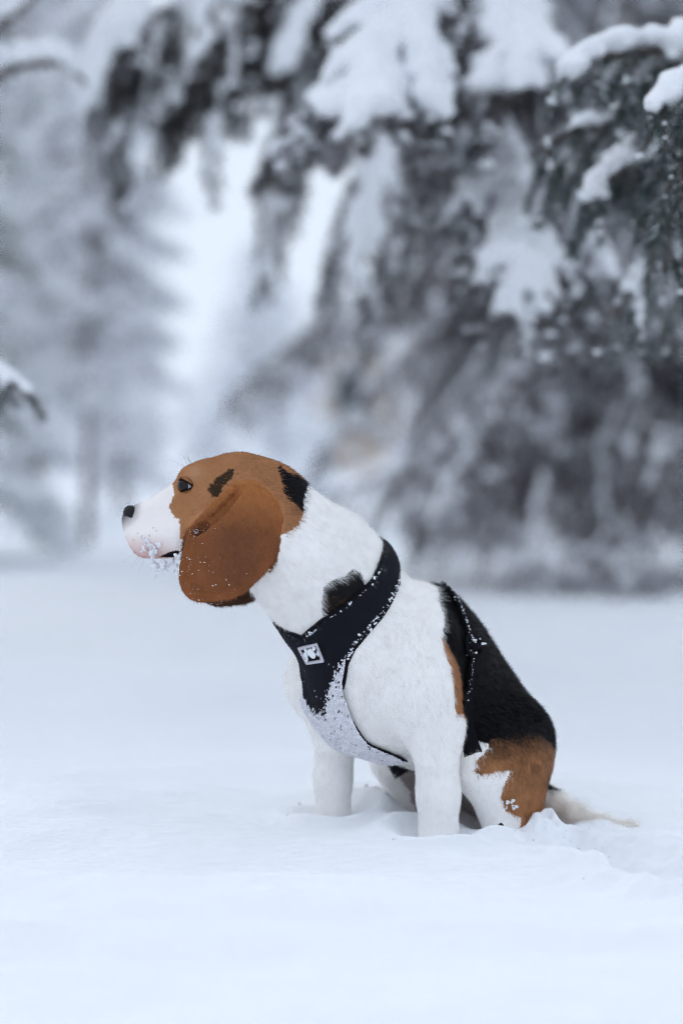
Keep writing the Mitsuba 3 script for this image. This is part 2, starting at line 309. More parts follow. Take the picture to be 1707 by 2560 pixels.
def coat(P, hair=False):
    """albedo of the coat at points P, in the dog's own frame; patches are the same on both sides unless said otherwise"""
    P = np.asarray(P, float)
    w = .0035 * (np.stack([meshkit.noise(P * 190, k) for k in range(3)], -1) - .5) + (.0035) * (np.stack([meshkit.noise(P * 60, k + 5) for k in range(3)], -1) - .5)
    Q = P + w + (rng.normal(0, .0019, P.shape) if hair else 0)
    u, v, z = to_loc(Q)
    x, hz = Q[:, 0], Q[:, 2]
    col = np.tile(WHITE, (len(P), 1))
    soft = meshkit.fbm(P * 25, 3, 3)[:, None]
    side = np.abs(P[:, 1] - HY)
    head = (P[:, 2] > .27) & (x < -.038) & (side < .105)
    body = ~head
    # body
    thigh = body & in_poly(u, z, P_THIGH) & (np.abs(v) > .0)
    col[thigh] = (TAN * (.62 + .55 * soft))[thigh]
    dark = thigh & (meshkit.fbm(P * 40, 2, 9) > .66)
    col[dark] *= .7
    strip = body & in_poly(u, z, P_TANSTRIP) & (np.abs(v) > .04)
    col[strip] = (TAN * 1.0)[None].repeat(strip.sum(), 0)
    tail = ((u < -.225) & (z < .07)) | ((u < -.13) & (P[:, 0] > .285) & (z < .06))
    col[tail] = WHITE * [.99, .97, .94]
    blk = body & in_poly(u, z, P_SADDLE) & ~tail
    col[blk] = BLACK
    # black into tan: a soft edge along the thigh
    fd = np.clip((z - .080) / .040 + .25 * (rng.random(len(P)) - .5), 0, 1)[:, None] ** 1.3
    col[thigh] = (col * (1 - fd) + BLACK * 1.5 * fd)[thigh]
    root = tail & (z > .03) & (P[:, 0] < .293)
    col[root] = BLACK * 1.5
    nk = body & in_poly(u, z, P_NECK) & (v > .01)
    col[nk] = BLACK * 1.6
    brn = nk & (z < .31) & (meshkit.noise(P * 300, 4) > .62)
    col[brn] = [.07, .04, .02]
    # legs a little grubby near the snow
    low = body & (z < .09) & (u > -.03) & ~thigh
    col[low] *= (1 - .10 * meshkit.fbm(P * 45, 2, 8)[:, None])[low]
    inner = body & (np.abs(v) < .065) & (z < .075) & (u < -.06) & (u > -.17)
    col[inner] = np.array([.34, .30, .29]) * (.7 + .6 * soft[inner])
    # head
    tan = head & in_poly(x, hz, P_TAN)
    light = np.clip(1.15 - 6 * np.abs(P[:, 0] + .17), .62, 1.1)[:, None]
    col[tan] = (TAN * (.70 + .55 * soft) * (.75 + .3 * light))[tan]
    pw = (tan * .3 * np.exp(-((P[:, 0] - h(492, 1182)[0]) ** 2 + (P[:, 2] - h(492, 1182)[2]) ** 2) / .009 ** 2))[:, None]
    col = col * (1 - pw) + pw * np.array([.55, .36, .24])
    muz = head & ~tan & (x < h(470, 1300)[0]) & (side < .06)
    pink = np.clip((h(400, 1330)[2] - P[:, 2]) / .03, 0, 1) * np.clip((h(440, 1330)[0] - P[:, 0]) / .03 + .3, 0, 1)
    pk = (.85 * pink + .16)[:, None]
    col[muz] = (WHITE * (1 - pk) + np.array([.66, .43, .40]) * pk)[muz]
    nd = np.linalg.norm(P - h(324, 1288), axis=1)
    nw = np.clip((.024 - nd) / .012, 0, 1)[:, None] * muz[:, None]
    col = col * (1 - .8 * nw)
    spots = muz & (P[:, 2] < h(400, 1315)[2]) & (P[:, 0] < h(402, 1300)[0]) & (P[:, 0] > h(335, 1300)[0]) & (meshkit.noise(P * 330, 6) > .84)
    col[spots] *= .55
    nape = head & in_poly(x, hz, P_NAPE)
    col[nape] = BLACK * 1.5
    tm = head & in_poly(x, hz, P_TEMPLE) & (rng.random(len(P)) < (.78 if hair else 2))
    col[tm] = BLACK * 1.6 if hair else np.array([.045, .028, .018])
    ey = head & in_poly(P[:, 0], P[:, 2], P_EYE) & (side > .02)
    col[ey] = [.012, .009, .008]
    lip = head & (np.hypot(P[:, 0] - h(430, 1391)[0], 2.5 * (P[:, 2] - h(430, 1391)[2] - (P[:, 0] - h(430, 1391)[0]) * .33)) < .0185) & (side > .012)
    col[lip] = [.015, .012, .014]
    return col
def ear_mask(P):
    m = in_poly(P[:, 0], P[:, 2], EAR + 0) & (P[:, 1] < HY - .036)
    far = in_poly(P[:, 0], P[:, 2], EAR + [0.016, -0.012]) & (P[:, 1] > HY + .036)
    return m | far
def ear_color(P):
    x, z = (P[:, 0] - EAR[:, 0].mean()) / .06, (P[:, 2] - EAR[:, 1].mean()) / .07
    soft = meshkit.fbm(P * np.array([40, 40, 22]), 3, 21)
    c = EARC * (.8 + .75 * soft[:, None])
    mid = np.clip(1.35 - np.hypot(x - .12, (z + .05) * .9) * 1.15, 0, 1)[:, None] * .6
    c = c * (1 - mid) + mid * np.array([.115, .050, .033])
    top = np.clip(z * 1.3 - .3, 0, 1)[:, None] * .8
    c = c * (1 - top) + top * np.array([.40, .155, .055])
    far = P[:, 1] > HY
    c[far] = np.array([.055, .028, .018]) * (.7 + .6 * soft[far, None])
    return c
# ---------------------------------------------------------------- build the dog
DOG = 'beagle_dog'
tag(DOG, 'white, black and tan floppy-eared dog in a black harness sitting in the snow', 'dog')
BV, BF, FIELD = build_body(.0025)
BN = mesh_normals(BV, BF)
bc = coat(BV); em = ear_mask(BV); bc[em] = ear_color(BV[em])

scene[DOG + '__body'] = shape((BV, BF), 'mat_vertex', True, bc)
# harness surface: angle about, and distance along, an axis through the chest
ES, N1, AC = np.array([-.59, -.81]), np.array([-.81, .59]), np.array([.03, .26])
ES, N1 = ES / np.linalg.norm(ES), N1 / np.linalg.norm(N1)
def sample_field(P):
    g = (P - FIELD.lo) / FIELD.h
    i = np.clip(np.floor(g).astype(int), 0, FIELD.n - 2); t = g - i
    o = 0
    for a, b, c in np.ndindex(2, 2, 2):
        o = o + FIELD.D[i[:, 0] + a, i[:, 1] + b, i[:, 2] + c] * (t[:, 0] if a else 1 - t[:, 0]) * (t[:, 1] if b else 1 - t[:, 1]) * (t[:, 2] if c else 1 - t[:, 2])
    return o
def chest_point(s, th, axis=None):
    """skin point at distance s along the chest axis and angle th (degrees, 0 = withers, 180 = breast)"""
    s, th = np.broadcast_arrays(np.asarray(s, float), np.radians(np.asarray(th, float)))
    s, th = s.ravel(), th.ravel()
    O = DO + (AC[0] + s * ES[0])[:, None] * DF + np.outer(AC[1] + s * ES[1], [0, 0, 1])
    D = (np.cos(th) * N1[0])[:, None] * DF + np.outer(np.cos(th) * N1[1], [0, 0, 1]) + np.sin(th)[:, None] * DL
    r = np.full(len(s), .02); done = np.zeros(len(s), bool)
    for _ in range(90):
        d = sample_field(O + D * r[:, None])
        done |= d > 0
        r = np.where(done, r, r + .002)
    lo, hi = r - .002, r.copy()
    for _ in range(8):
        m = (lo + hi) / 2; i = sample_field(O + D * m[:, None]) > 0
        hi = np.where(i, m, hi); lo = np.where(i, lo, m)
    return O + D * r[:, None], D
def smooth_rows(P, shp, times, wrap):
    P = P.reshape(*shp, 3)
    for _ in range(times):
        Q = P.copy()
        Q[1:-1] = .5 * P[1:-1] + .25 * (P[:-2] + P[2:])
        R = Q.copy()
        R[:, 1:-1] = .5 * Q[:, 1:-1] + .25 * (Q[:, :-2] + Q[:, 2:])
        if wrap:
            R[:, 0] = .5 * Q[:, 0] + .25 * (Q[:, 1] + Q[:, -2]); R[:, -1] = R[:, 0]
        P = R
    return P.reshape(-1, 3)
def grid_faces(a, b):
    i = np.arange((a - 1) * b).reshape(a - 1, b)[:, :-1].ravel()
    return np.stack([i, i + 1, i + b + 1, i + b], 1)
def tube(pts, r, sides=7, closed=False, wob=0):
    pts = np.asarray(pts, float); n = len(pts)
    tg = np.gradient(pts, axis=0) if not closed else np.roll(pts, -1, 0) - np.roll(pts, 1, 0)
    tg /= np.maximum(np.linalg.norm(tg, axis=1, keepdims=True), 1e-9)
    ref = np.array([0, 0, 1.0]) if abs(tg[:, 2]).mean() < .8 else np.array([1.0, 0, 0])
    a = np.cross(tg, ref); a /= np.maximum(np.linalg.norm(a, axis=1, keepdims=True), 1e-9); b = np.cross(tg, a)
    r = np.broadcast_to(np.asarray(r, float), (n,))
    ang = np.arange(sides) * 2 * np.pi / sides
    V = (pts[:, None] + r[:, None, None] * (np.cos(ang)[None, :, None] * a[:, None] + np.sin(ang)[None, :, None] * b[:, None])).reshape(-1, 3)
    i = np.arange(n if closed else n - 1)[:, None]; j = np.arange(sides)[None]
    f = np.stack([i * sides + j, i * sides + (j + 1) % sides, ((i + 1) % n) * sides + (j + 1) % sides, ((i + 1) % n) * sides + j], -1).reshape(-1, 4)
    return V, np.vstack([f[:, [0, 1, 2]], f[:, [0, 2, 3]]])
def join(ms):
    V, F, o = [], [], 0
    for v, f in ms:
        f = np.asarray(f)
        if f.shape[1] == 4: f = np.vstack([f[:, [0, 1, 2]], f[:, [0, 2, 3]]])
        V.append(np.asarray(v)); F.append(f + o); o += len(v)
    return np.vstack(V), np.vstack(F)
ICO = trimesh.creation.icosphere(subdivisions=1); ICO2 = trimesh.creation.icosphere(subdivisions=2)
def lump(c, r, seed=0, fine=False, amp=.5):
    I = ICO2 if fine else ICO
    v = np.array(I.vertices); v = v * (1 + amp * (meshkit.fbm(v * 1.7 + seed * 7.3, 2, 1)[:, None] - .5) * 2)
    return np.asarray(c) + v * np.asarray(r), np.array(I.faces)
TH_R = np.array([0, 36, 49, 78, 99, 122, 139, 149, 157, 165, 180])
S_R = np.array([-.050, -.046, -.042, -.037, -.031, -.026, -.020, -.009, .014, .03, .03])
TH_N = np.array([0, 40, 56, 74, 119, 156, 173, 180]); S_N = np.array([-.082, -.080, -.079, -.075, -.073, -.069, -.061, -.055])
def s_rear(th): return np.interp(np.abs((np.asarray(th) + 180) % 360 - 180), TH_R, S_R)
def s_neck(th): return np.interp(np.abs((np.asarray(th) + 180) % 360 - 180), TH_N, S_N)
nt, ns = 241, 25
th = np.linspace(-180, 180, nt); tt = np.linspace(0, 1, ns)
S = s_neck(th)[None] + (s_rear(th) - s_neck(th))[None] * tt[:, None]
HP, HD = chest_point(S, np.broadcast_to(th, S.shape))
rimoff = .0045 - .0035 * (np.abs(tt - .5) * 2) ** 10
HP = smooth_rows(HP, S.shape, 3, True) + HD * np.repeat(rimoff, nt)[:, None]
loop = (HP, grid_faces(ns, nt))
npn, nps = 41, 61     # the breast panel that runs back between the legs
sp = np.linspace(.008, .165, nps); half = np.interp(sp, [.008, .02, .06, .10, .165], [22, 21, 20.5, 21, 26])
tp_ = 180 + half[:, None] * np.linspace(-1, 1, npn)[None]
PP, PD = chest_point(np.broadcast_to(sp[:, None], tp_.shape), tp_)
PP = smooth_rows(PP, tp_.shape, 4, False)
panel = (PP + PD * .005, grid_faces(nps, npn))
HK = DOG + '__harness'
tag(HK, 'black padded harness with snow along its seams')
scene[HK] = shape(join([loop, panel]), 'mat_harness', True)
HPg, PPg = HP.reshape(ns, nt, 3), (PP + PD * .0052).reshape(nps, npn, 3)
trims = [tube(HPg[0, :-1], .0026, closed=True), tube(HPg[-1][(np.abs(th) < 160)], .0026)]
trims += [tube(PPg[20:, q] - .0015 * PD.reshape(nps, npn, 3)[20:, q], .0011) for q in (0, -1)]
scene[HK + '__trim'] = shape(join(trims), 'mat_trim', True)
# girth strap round the ribs and the cord from the withers down to its buckle
def ring_point(u, ang):
    u, a = np.broadcast_arrays(np.asarray(u, float), np.radians(np.asarray(ang, float))); u, a = u.ravel(), a.ravel()
    O = DO + u[:, None] * DF + np.array([0, 0, .19])
    D = np.cos(a)[:, None] * np.array([0, 0, 1.0]) + np.sin(a)[:, None] * DL
    r = np.full(len(u), .03); done = np.zeros(len(u), bool)
    for _ in range(100):
        done |= sample_field(O + D * r[:, None]) > 0
        r = np.where(done, r, r + .0015)
    return O + D * r[:, None], D
ga = np.linspace(-180, 180, 145); gw = np.linspace(-1, 1, 7)
gc = np.interp(np.abs(ga), [0, 30, 60, 95, 130, 180], [-.090, -.083, -.070, -.058, -.062, -.068])
RP, RD = ring_point(gc[None] + .008 * gw[:, None], np.broadcast_to(ga, (7, 145)))
RP = smooth_rows(RP, (7, 145), 4, True) + RD * .0035
scene[HK + '__girth_strap'] = shape((RP, grid_faces(7, 145)), 'mat_trim', True)
RG, RDg = RP.reshape(7, 145, 3), RD.reshape(7, 145, 3)
def near(a): return int(np.argmin(np.abs(ga - a)))
scene[HK + '__cord'] = shape(tube(RG[5, near(8):near(98)] + .003 * RDg[5, near(8):near(98)], .0022), 'mat_trim', True)
# buckle: a rounded frame with a bar, lying on the strap
b0, bd = RG[4, near(64)], RDg[4, near(64)]
bt = RG[4, near(68)] - RG[4, near(60)]; bt /= np.linalg.norm(bt); bs = np.cross(bt, bd)
ang = np.linspace(0, 2 * np.pi, 28, endpoint=False)
ringp = b0 + bd * .006 + np.outer(.013 * np.sign(np.cos(ang)) * np.abs(np.cos(ang)) ** .6, bt) + np.outer(.011 * np.sign(np.sin(ang)) * np.abs(np.sin(ang)) ** .6, bs)
scene[HK + '__buckle'] = shape(join([tube(ringp, .003, closed=True), tube([b0 + bd * .007 - bs * .011, b0 + bd * .008, b0 + bd * .007 + bs * .011], .003), lump(b0 + bd * .006, [.008, .008, .006], 3, True, .1)]), 'mat_trim', True)
# badge on the breast: a rubber frame on the panel, snow caught in its relief
import shapely
from shapely import geometry as sg, affinity
def on_chest(mesh, s0, th0, rot=0, lift=.0055):
    """wraps a flat mesh (metres; x to the dog's left, y up) onto the chest about (s0, th0)"""
    v = np.array(mesh.vertices); c, s_ = math.cos(rot), math.sin(rot)
    x, y = v[:, 0] * c - v[:, 1] * s_, v[:, 0] * s_ + v[:, 1] * c
    R = .105
    P, D = chest_point(s0 - y, th0 - np.degrees(x / R))
    return P + D * (lift + v[:, 2])[:, None], np.array(mesh.faces)
def flat(poly, depth):
    return trimesh.util.concatenate([trimesh.creation.extrude_polygon(g, depth, engine='earcut') for g in getattr(poly, 'geoms', [poly])])
def dense(poly, depth, cell=.003):
    """extruded with enough points on its rim and inside to bend"""
    poly = shapely.segmentize(poly, cell)
    return flat(poly, depth)
bw, bh = .0165, .0115
outer = sg.box(-bw, -bh, bw, bh).buffer(.0015)
inner = sg.box(-bw + .0022, -bh + .0022, bw - .0022, bh - .0022)
S0, TH0, ROT = -.032, 176, .05
BK = HK + '__badge'
scene[BK] = shape(on_chest(dense(outer.difference(inner), .0022), S0, TH0, ROT), 'mat_badge', 30)
tag(BK, 'small pale rectangular badge with snow caught in it')
# ---------------------------------------------------------------- snow on harness, muzzle, ear, thigh
FLK = []
def crust(P, D, shp, mask, lift, seed):
    n = meshkit.fbm(P * 350, 3, seed); n2 = meshkit.noise(P * 650, seed + 3)
    val = mask + 1.5 * (n - .5) + 1.0 * (n2 - .5)
    top = P + D * (lift + .004 * np.clip(val - .4, 0, .6) + .0022 * (meshkit.noise(P * 700, seed + 9) - .3))[:, None]
    q = grid_faces(*shp)
    keep = (val[q] > .5).mean(1) > .6
    return top, q[keep]
npn2, nps2 = 121, 181
sp = np.linspace(-.03, .165, nps2); half = np.interp(sp, [-.03, -.01, .008, .02, .06, .10, .165], [37, 31, 24.5, 22.5, 21.8, 22, 26.5])
xx = np.linspace(-1, 1, npn2)
t2 = 180 + half[:, None] * xx[None]
CP, CD = chest_point(np.broadcast_to(sp[:, None], t2.shape), t2); CP = smooth_rows(CP, t2.shape, 3, False)
ss = np.broadcast_to(sp[:, None], t2.shape); xs = np.broadcast_to(xx[None], t2.shape)
# theta above 180 is the dog's right; the near edge carries more snow and reaches higher
vee = .045 - .075 * np.clip((-xs - .15), 0, 1) ** .8 * 1.0 - .05 * np.clip(xs - .55, 0, 1)
mask = np.clip((ss - vee) / .022 + .5, 0, .93)
mask = np.where(ss < -.022, 0, mask)
v_, f_ = crust(CP, CD, t2.shape, mask.ravel(), .0055, 2)
scene[HK + '__snow_crust'] = shape((v_, f_), 'mat_crust', True)
tag(HK + '__snow_crust', 'snow caked on the breast panel of the harness')
def flecks_on(P, D, r0, r1, seed):
    g = np.random.default_rng(seed); out = []
    for i, (p, d) in enumerate(zip(P, D)):
        r = r0 + (r1 - r0) * g.random() ** 2.5
        out.append(lump(p + d * r * .2, r * np.array([1, 1, .8]), seed + i, False, .6))
    return out
g = np.random.default_rng(5)
fl = []
for lo_, hi_, row, n in ((40, 150, -2, 90), (60, 150, -4, 45), (25, 60, -2, 30), (120, 175, 1, 40), (60, 130, 1, 16)):
    aa = g.uniform(lo_, hi_, n)
    aa = lo_ + (hi_ - lo_) * np.clip(.5 * meshkit.noise(np.stack([aa * .2, aa * 0, aa * 0], 1), row + 7) + aa / (hi_ - lo_) - lo_ / (hi_ - lo_) - .25, 0, 1)
    j = np.clip(((aa + 180) / 360 * (nt - 1)).astype(int), 0, nt - 1)
    fl += flecks_on(HPg[row][j] + g.normal(0, .0012, (n, 3)), HD.reshape(ns, nt, 3)[row][j], .0006, .0019, 100 + n)
cj = np.linspace(near(10), near(100), 70).astype(int)
fl += flecks_on(RG[5][cj] + .0045 * RDg[5][cj] + g.normal(0, .0012, (70, 3)), RDg[5][cj], .0006, .0015, 300)
fl += flecks_on(np.repeat((b0 + bd * .008)[None], 26, 0) + g.normal(0, .007, (26, 3)) * (np.abs(bt) + np.abs(bs)), np.repeat(bd[None], 26, 0), .0008, .0020, 340)
scene[HK + '__snow_flecks'] = shape(join(fl), 'mat_bough_snow', True)
tag(HK + '__snow_flecks', kind='stuff')
# the badge's field: caked snow, a round device and dark gaps
bs_ = []
for i in range(34):
    x, y = g.uniform(-bw + .003, bw - .003), g.uniform(-bh + .003, bh - .003)
    if (x + .3 * bw > 0 or y > -.2 * bh) and g.random() < .55: continue
    bs_.append(sg.Point(x, y).buffer(g.uniform(.0012, .0028), 5))
disc = affinity.scale(sg.Point(.001, .0012).buffer(.0062, 12), .95, 1.1)
arc = sg.Point(.002, 0).buffer(.0092, 16).difference(sg.Point(.0012, .0012).buffer(.0074, 16)).intersection(sg.box(-.002, -.0095, .012, .003))
rest = shapely.union_all(bs_).union(disc).difference(arc).intersection(inner)
scene[BK + '_snow'] = None; del scene[BK + '_snow']
scene[HK + '__badge_snow'] = shape(on_chest(dense(rest, .0018), S0, TH0, ROT), 'mat_bough_snow', 30)
# muzzle: clinging clumps
mz = []
for i, (X, Y, r, y) in enumerate([(361,1345,.004,-.034),(372,1364,.0045,-.036),(397,1362,.005,-.041),(355,1372,.0035,-.034),(384,1380,.005,-.037),(380,1393,.0055,-.033),(386,1412,.006,-.026),(407,1410,.006,-.03),(428,1407,.0055,-.035),(446,1393,.005,-.046),(392,1424,.005,-.025),(388,1436,.003,-.024),(415,1421,.004,-.03),(437,1417,.004,-.036),(366,1355,.003,-.035),(378,1372,.003,-.037),(403,1422,.003,-.024)]):
    for q in range(4):
        mz.append(lump(h(X, Y, HY + y) + g.normal(0, .0022, 3), r * g.uniform(.28, .62) * np.array([1, .7, 1.1]), i * 3 + q, True, .75))
scene[DOG + '__muzzle_snow'] = shape(join(mz), 'mat_bough_snow', True)
tag(DOG + '__muzzle_snow', 'small snow clumps clinging to the lips and whiskers')
# flecks on the ear and the thigh
def on_skin(n, pick):
    i = np.nonzero(pick)[0]
    i = g.choice(i, min(n, len(i)), replace=False)
    return BV[i], BN[i]
ex, ez = (BV[:, 0] - EAR[:, 0].min()) / np.ptp(EAR[:, 0]), (BV[:, 2] - EAR[:, 1].min()) / np.ptp(EAR[:, 1])
em_near = em & (BV[:, 1] < HY)
wgt = np.clip(1.25 - 1.6 * ex - .9 * ez, 0, 1) ** 2 + .015
p1, n1 = on_skin(160, em_near & (g.random(len(BV)) < wgt))
rimm = em_near & (ex < .22) & (ez < .62) & (np.abs(BN[:, 1]) < .8)
p2, n2 = on_skin(90, rimm)
ef = flecks_on(p1 + n1 * .004, n1, .00035, .0010, 500) + flecks_on(p2 + n2 * .004, n2, .0004, .0009, 900)
c0 = at(1276, 2015, -.045)
near_th = (np.linalg.norm(BV - BV[np.argmin(np.linalg.norm(BV - c0, axis=1))], axis=1) < .012)
p3, n3 = on_skin(16, near_th)
ef += flecks_on(p3 + n3 * .005, n3, .001, .003, 1200)
scene[DOG + '__snow_flecks'] = shape(join(ef), 'mat_bough_snow', True)
tag(DOG + '__snow_flecks', kind='stuff')
# ---------------------------------------------------------------- nose, eyes, claws, whiskers
nf = Field(h(290, 1340, HY - .03), h(350, 1255, HY + .03), .001)
nf.lo = np.minimum(h(290, 1340, HY - .03), h(350, 1255, HY + .03)); nf = Field(nf.lo, np.maximum(h(290, 1340, HY - .03), h(350, 1255, HY + .03)), .001)
def nadd(p, q, ra, rb, k): fn, lo, hi = seg_fn(p, q, ra, rb); nf.add(fn, lo, hi, k)
nadd(h(325, 1280, HY - .007), h(325, 1280, HY + .007), .0085, .0085, .004)
for s in (-1, 1):
    nadd(h(326, 1288, HY + s * .0085), h(333, 1302, HY + s * .0125), .0075, .005, .004)
nadd(h(318, 1300), h(326, 1330), .006, .004, .004)
for s in (-1, 1):
    nadd(h(312, 1296, HY + s * .0125), h(328, 1303, HY + s * .0165), .0036, .0028, -.002)
nv, nfc = nf.mesh()
scene[DOG + '__nose'] = shape((laplace(nv, nfc, 2), nfc), 'mat_nose', True)
for i, s in enumerate((-1, 1)):
    ec = h(463, 1212, HY + s * .0335)
    sph = trimesh.creation.icosphere(subdivisions=4)
    v = np.array(sph.vertices)
    ax = np.array([-.75, s * .66, -.05]); ax /= np.linalg.norm(ax)
    c = v @ ax
    col = np.where((c > .86)[:, None], [.004, .004, .005], np.where((c > .22)[:, None], [.014, .008, .006], [.42, .43, .50]))
    scene[DOG + ('__eye', '__eye_001')[i]] = shape((ec + v * .0092, np.array(sph.faces)), 'mat_eye', True, col)
ALM = hpoly([(446, 1213), (450, 1201), (459, 1198), (474, 1206), (487, 1215), (471, 1222), (454, 1227)])
for i, s in enumerate((-1, 1)):      # the lids: a skin just over the eyeball, open in an almond
    ec = h(463, 1212, HY + s * .0335)
    sph = trimesh.creation.icosphere(subdivisions=5); v = np.array(sph.vertices); f = np.array(sph.faces)
    P = ec + v * .0101
    cen = P[f].mean(1)
    keep = ~in_poly(cen[:, 0], cen[:, 2], ALM) & (v[f].mean(1)[:, 1] * s > .05)
    A = np.array(ALM); dd = np.full(len(P), 1.0)
    for k in range(len(A)):
        e = A[k] - A[k - 1]; q = P[:, [0, 2]] - A[k - 1]; t = np.clip(q @ e / (e @ e), 0, 1)
        dd = np.minimum(dd, np.linalg.norm(q - t[:, None] * e, axis=1))
    w = np.clip((dd - .0012) / .0016, 0, 1)[:, None]
    scene[DOG + ('__eyelid', '__eyelid_001')[i]] = shape((P, f[keep]), 'mat_vertex', True, np.array([.014, .011, .010]) * (1 - w) + TAN * .8 * w)
clw = [lump(at(1252, 2070, -.065), [.004, .003, .006], 5, True, .2)]
scene[DOG + '__claw'] = shape(join(clw), 'mat_nose', True)
wk = []
for (X, Y, dx, dz) in [(470,1168,-.006,.022),(474,1164,-.001,.026),(478,1160,-.010,.024),(468,1171,-.018,.014),(481,1158,-.016,.016),(350,1370,-.018,-.016),(356,1376,-.012,-.020),(365,1384,-.006,-.022),(372,1380,-.012,-.012)]:
    p = h(X, Y, HY - .018); t_ = np.linspace(0, 1, 7)[:, None]
    wk.append(tube(p + t_ * np.array([dx, -.006, dz]) + t_ ** 2 * np.array([-.004, 0, -.003]), np.linspace(.00022, .00006, 7), 3))
for i, m in enumerate(wk): scene[DOG + '__whisker' + (f'_{i:03d}' if i else '')] = shape(m, 'mat_whisker', True)
# ---------------------------------------------------------------- fur
def fur(n, seed):
    g = np.random.default_rng(seed)
    tri = BV[BF]; cr = np.cross(tri[:, 1] - tri[:, 0], tri[:, 2] - tri[:, 0]); area = np.linalg.norm(cr, axis=1) / 2
    cen = tri.mean(1)
    wgt = area * np.where(cen[:, 2] < -.02, 0, 1) * np.where(cen[:, 1] > .12, .6, 1)
    k = np.searchsorted(np.cumsum(wgt) / wgt.sum(), g.random(n))
    a, b = g.random(n), g.random(n); m = a + b > 1; a[m], b[m] = 1 - a[m], 1 - b[m]
    P = tri[k, 0] + a[:, None] * (tri[k, 1] - tri[k, 0]) + b[:, None] * (tri[k, 2] - tri[k, 0])
    N = BN[BF[k, 0]] * (1 - a - b)[:, None] + BN[BF[k, 1]] * a[:, None] + BN[BF[k, 2]] * b[:, None]
    N /= np.maximum(np.linalg.norm(N, axis=1, keepdims=True), 1e-9)
    flow, hl, ws = np.zeros((n, 3)), np.zeros(n), np.zeros(n)
    for pa, pb, ra, rb, kk, sq, fl, hair in PRIMS:
        ab = pb - pa; L2 = max(ab @ ab, 1e-12)
        t = np.clip((P - pa) @ ab / L2, 0, 1)
        d = np.linalg.norm(P - pa - t[:, None] * ab, axis=1) - (ra + (rb - ra) * t)
        w = np.exp(-np.maximum(d, -.004) / .006)
        flow += w[:, None] * fl; hl += w * hair; ws += w
    hl /= ws
    ear = ear_mask(P)
    flow[ear] = (.25, 0, -1); hl[ear] = .0065
    flow += .5 * np.linalg.norm(flow, axis=1, keepdims=True) * (np.stack([.6 * meshkit.noise(P * 45, 31 + q) + .4 * meshkit.noise(P * 130, 37 + q) for q in range(3)], 1) - .5) * 2
    flow -= (flow * N).sum(1, keepdims=True) * N
    flow /= np.maximum(np.linalg.norm(flow, axis=1, keepdims=True), 1e-9)
    tilt = np.where(ear, .16, .20) + .10 * g.random(n)
    D = flow + tilt[:, None] * N + .16 * g.normal(size=(n, 3)); D /= np.linalg.norm(D, axis=1, keepdims=True)
    L = hl * g.uniform(.55, 1.15, n)
    col = coat(P, True); col[ear] = ear_color(P[ear])
    # keep clear of nose, eyes, the mouth line, harness
    keep = np.ones(n, bool)
    for s in (-1, 1): keep &= np.linalg.norm(P - h(463, 1212, HY + s * .0335), axis=1) > .0125
    keep &= np.linalg.norm(P - h(318, 1292), axis=1) > .016
    u, v, z = to_loc(P); s_ = (u - AC[0]) * ES[0] + (z - AC[1]) * ES[1]; r_ = (u - AC[0]) * N1[0] + (z - AC[1]) * N1[1]
    tht = np.degrees(np.arctan2(v, r_))
    inl = (s_ > s_neck(tht) + .004) & (s_ < s_rear(tht) - .001) & (P[:, 0] > -.1)
    inp = (s_ > 0) & (s_ < .165) & (np.abs(tht) > 180 - np.interp(s_, [.008, .02, .06, .10, .165], [22, 21, 20.5, 21, 26])) & (u > -.02)
    keep &= ~inl & ~inp & ~((z < .36) & (P[:, 2] < -.01))
    dk = col.mean(1) < .03
    wht = col.mean(1) > .6
    clump = meshkit.noise(P * 110, 51)
    jit = np.where(wht, g.uniform(.80, 1.10, n) * (.90 + .14 * clump), g.uniform(.55, 1.35, n) * (.72 + .56 * clump))[:, None]
    col = np.clip(col * np.where(dk[:, None], g.uniform(.6, 2.2, n)[:, None], jit), 0, .95)
    P, N, D, L, col, flow = P[keep], N[keep], D[keep], L[keep], col[keep], flow[keep]
    W = np.cross(D, N + .5 * g.normal(size=N.shape)); W /= np.maximum(np.linalg.norm(W, axis=1, keepdims=True), 1e-9)
    wd = (.00022 + .00014 * g.random(len(P)))[:, None]
    base = P - N * .0006
    tip = base + D * L[:, None] - N * (L * .02)[:, None]
    V = np.stack([base - W * wd, base + W * wd, tip], 1).reshape(-1, 3)
    F = np.arange(len(V)).reshape(-1, 3)
    NN = np.repeat(N + .25 * flow + .22 * g.normal(size=N.shape), 3, 0); NN /= np.linalg.norm(NN, axis=1, keepdims=True)
    return V, F, np.repeat(col, 3, 0), NN
fv, ff, fc, fn_ = fur(230000, 77)
scene[DOG + '__fur'] = shape((fv, ff), 'mat_hair', color=fc, normals=fn_)
tag(DOG + '__fur', kind='stuff')
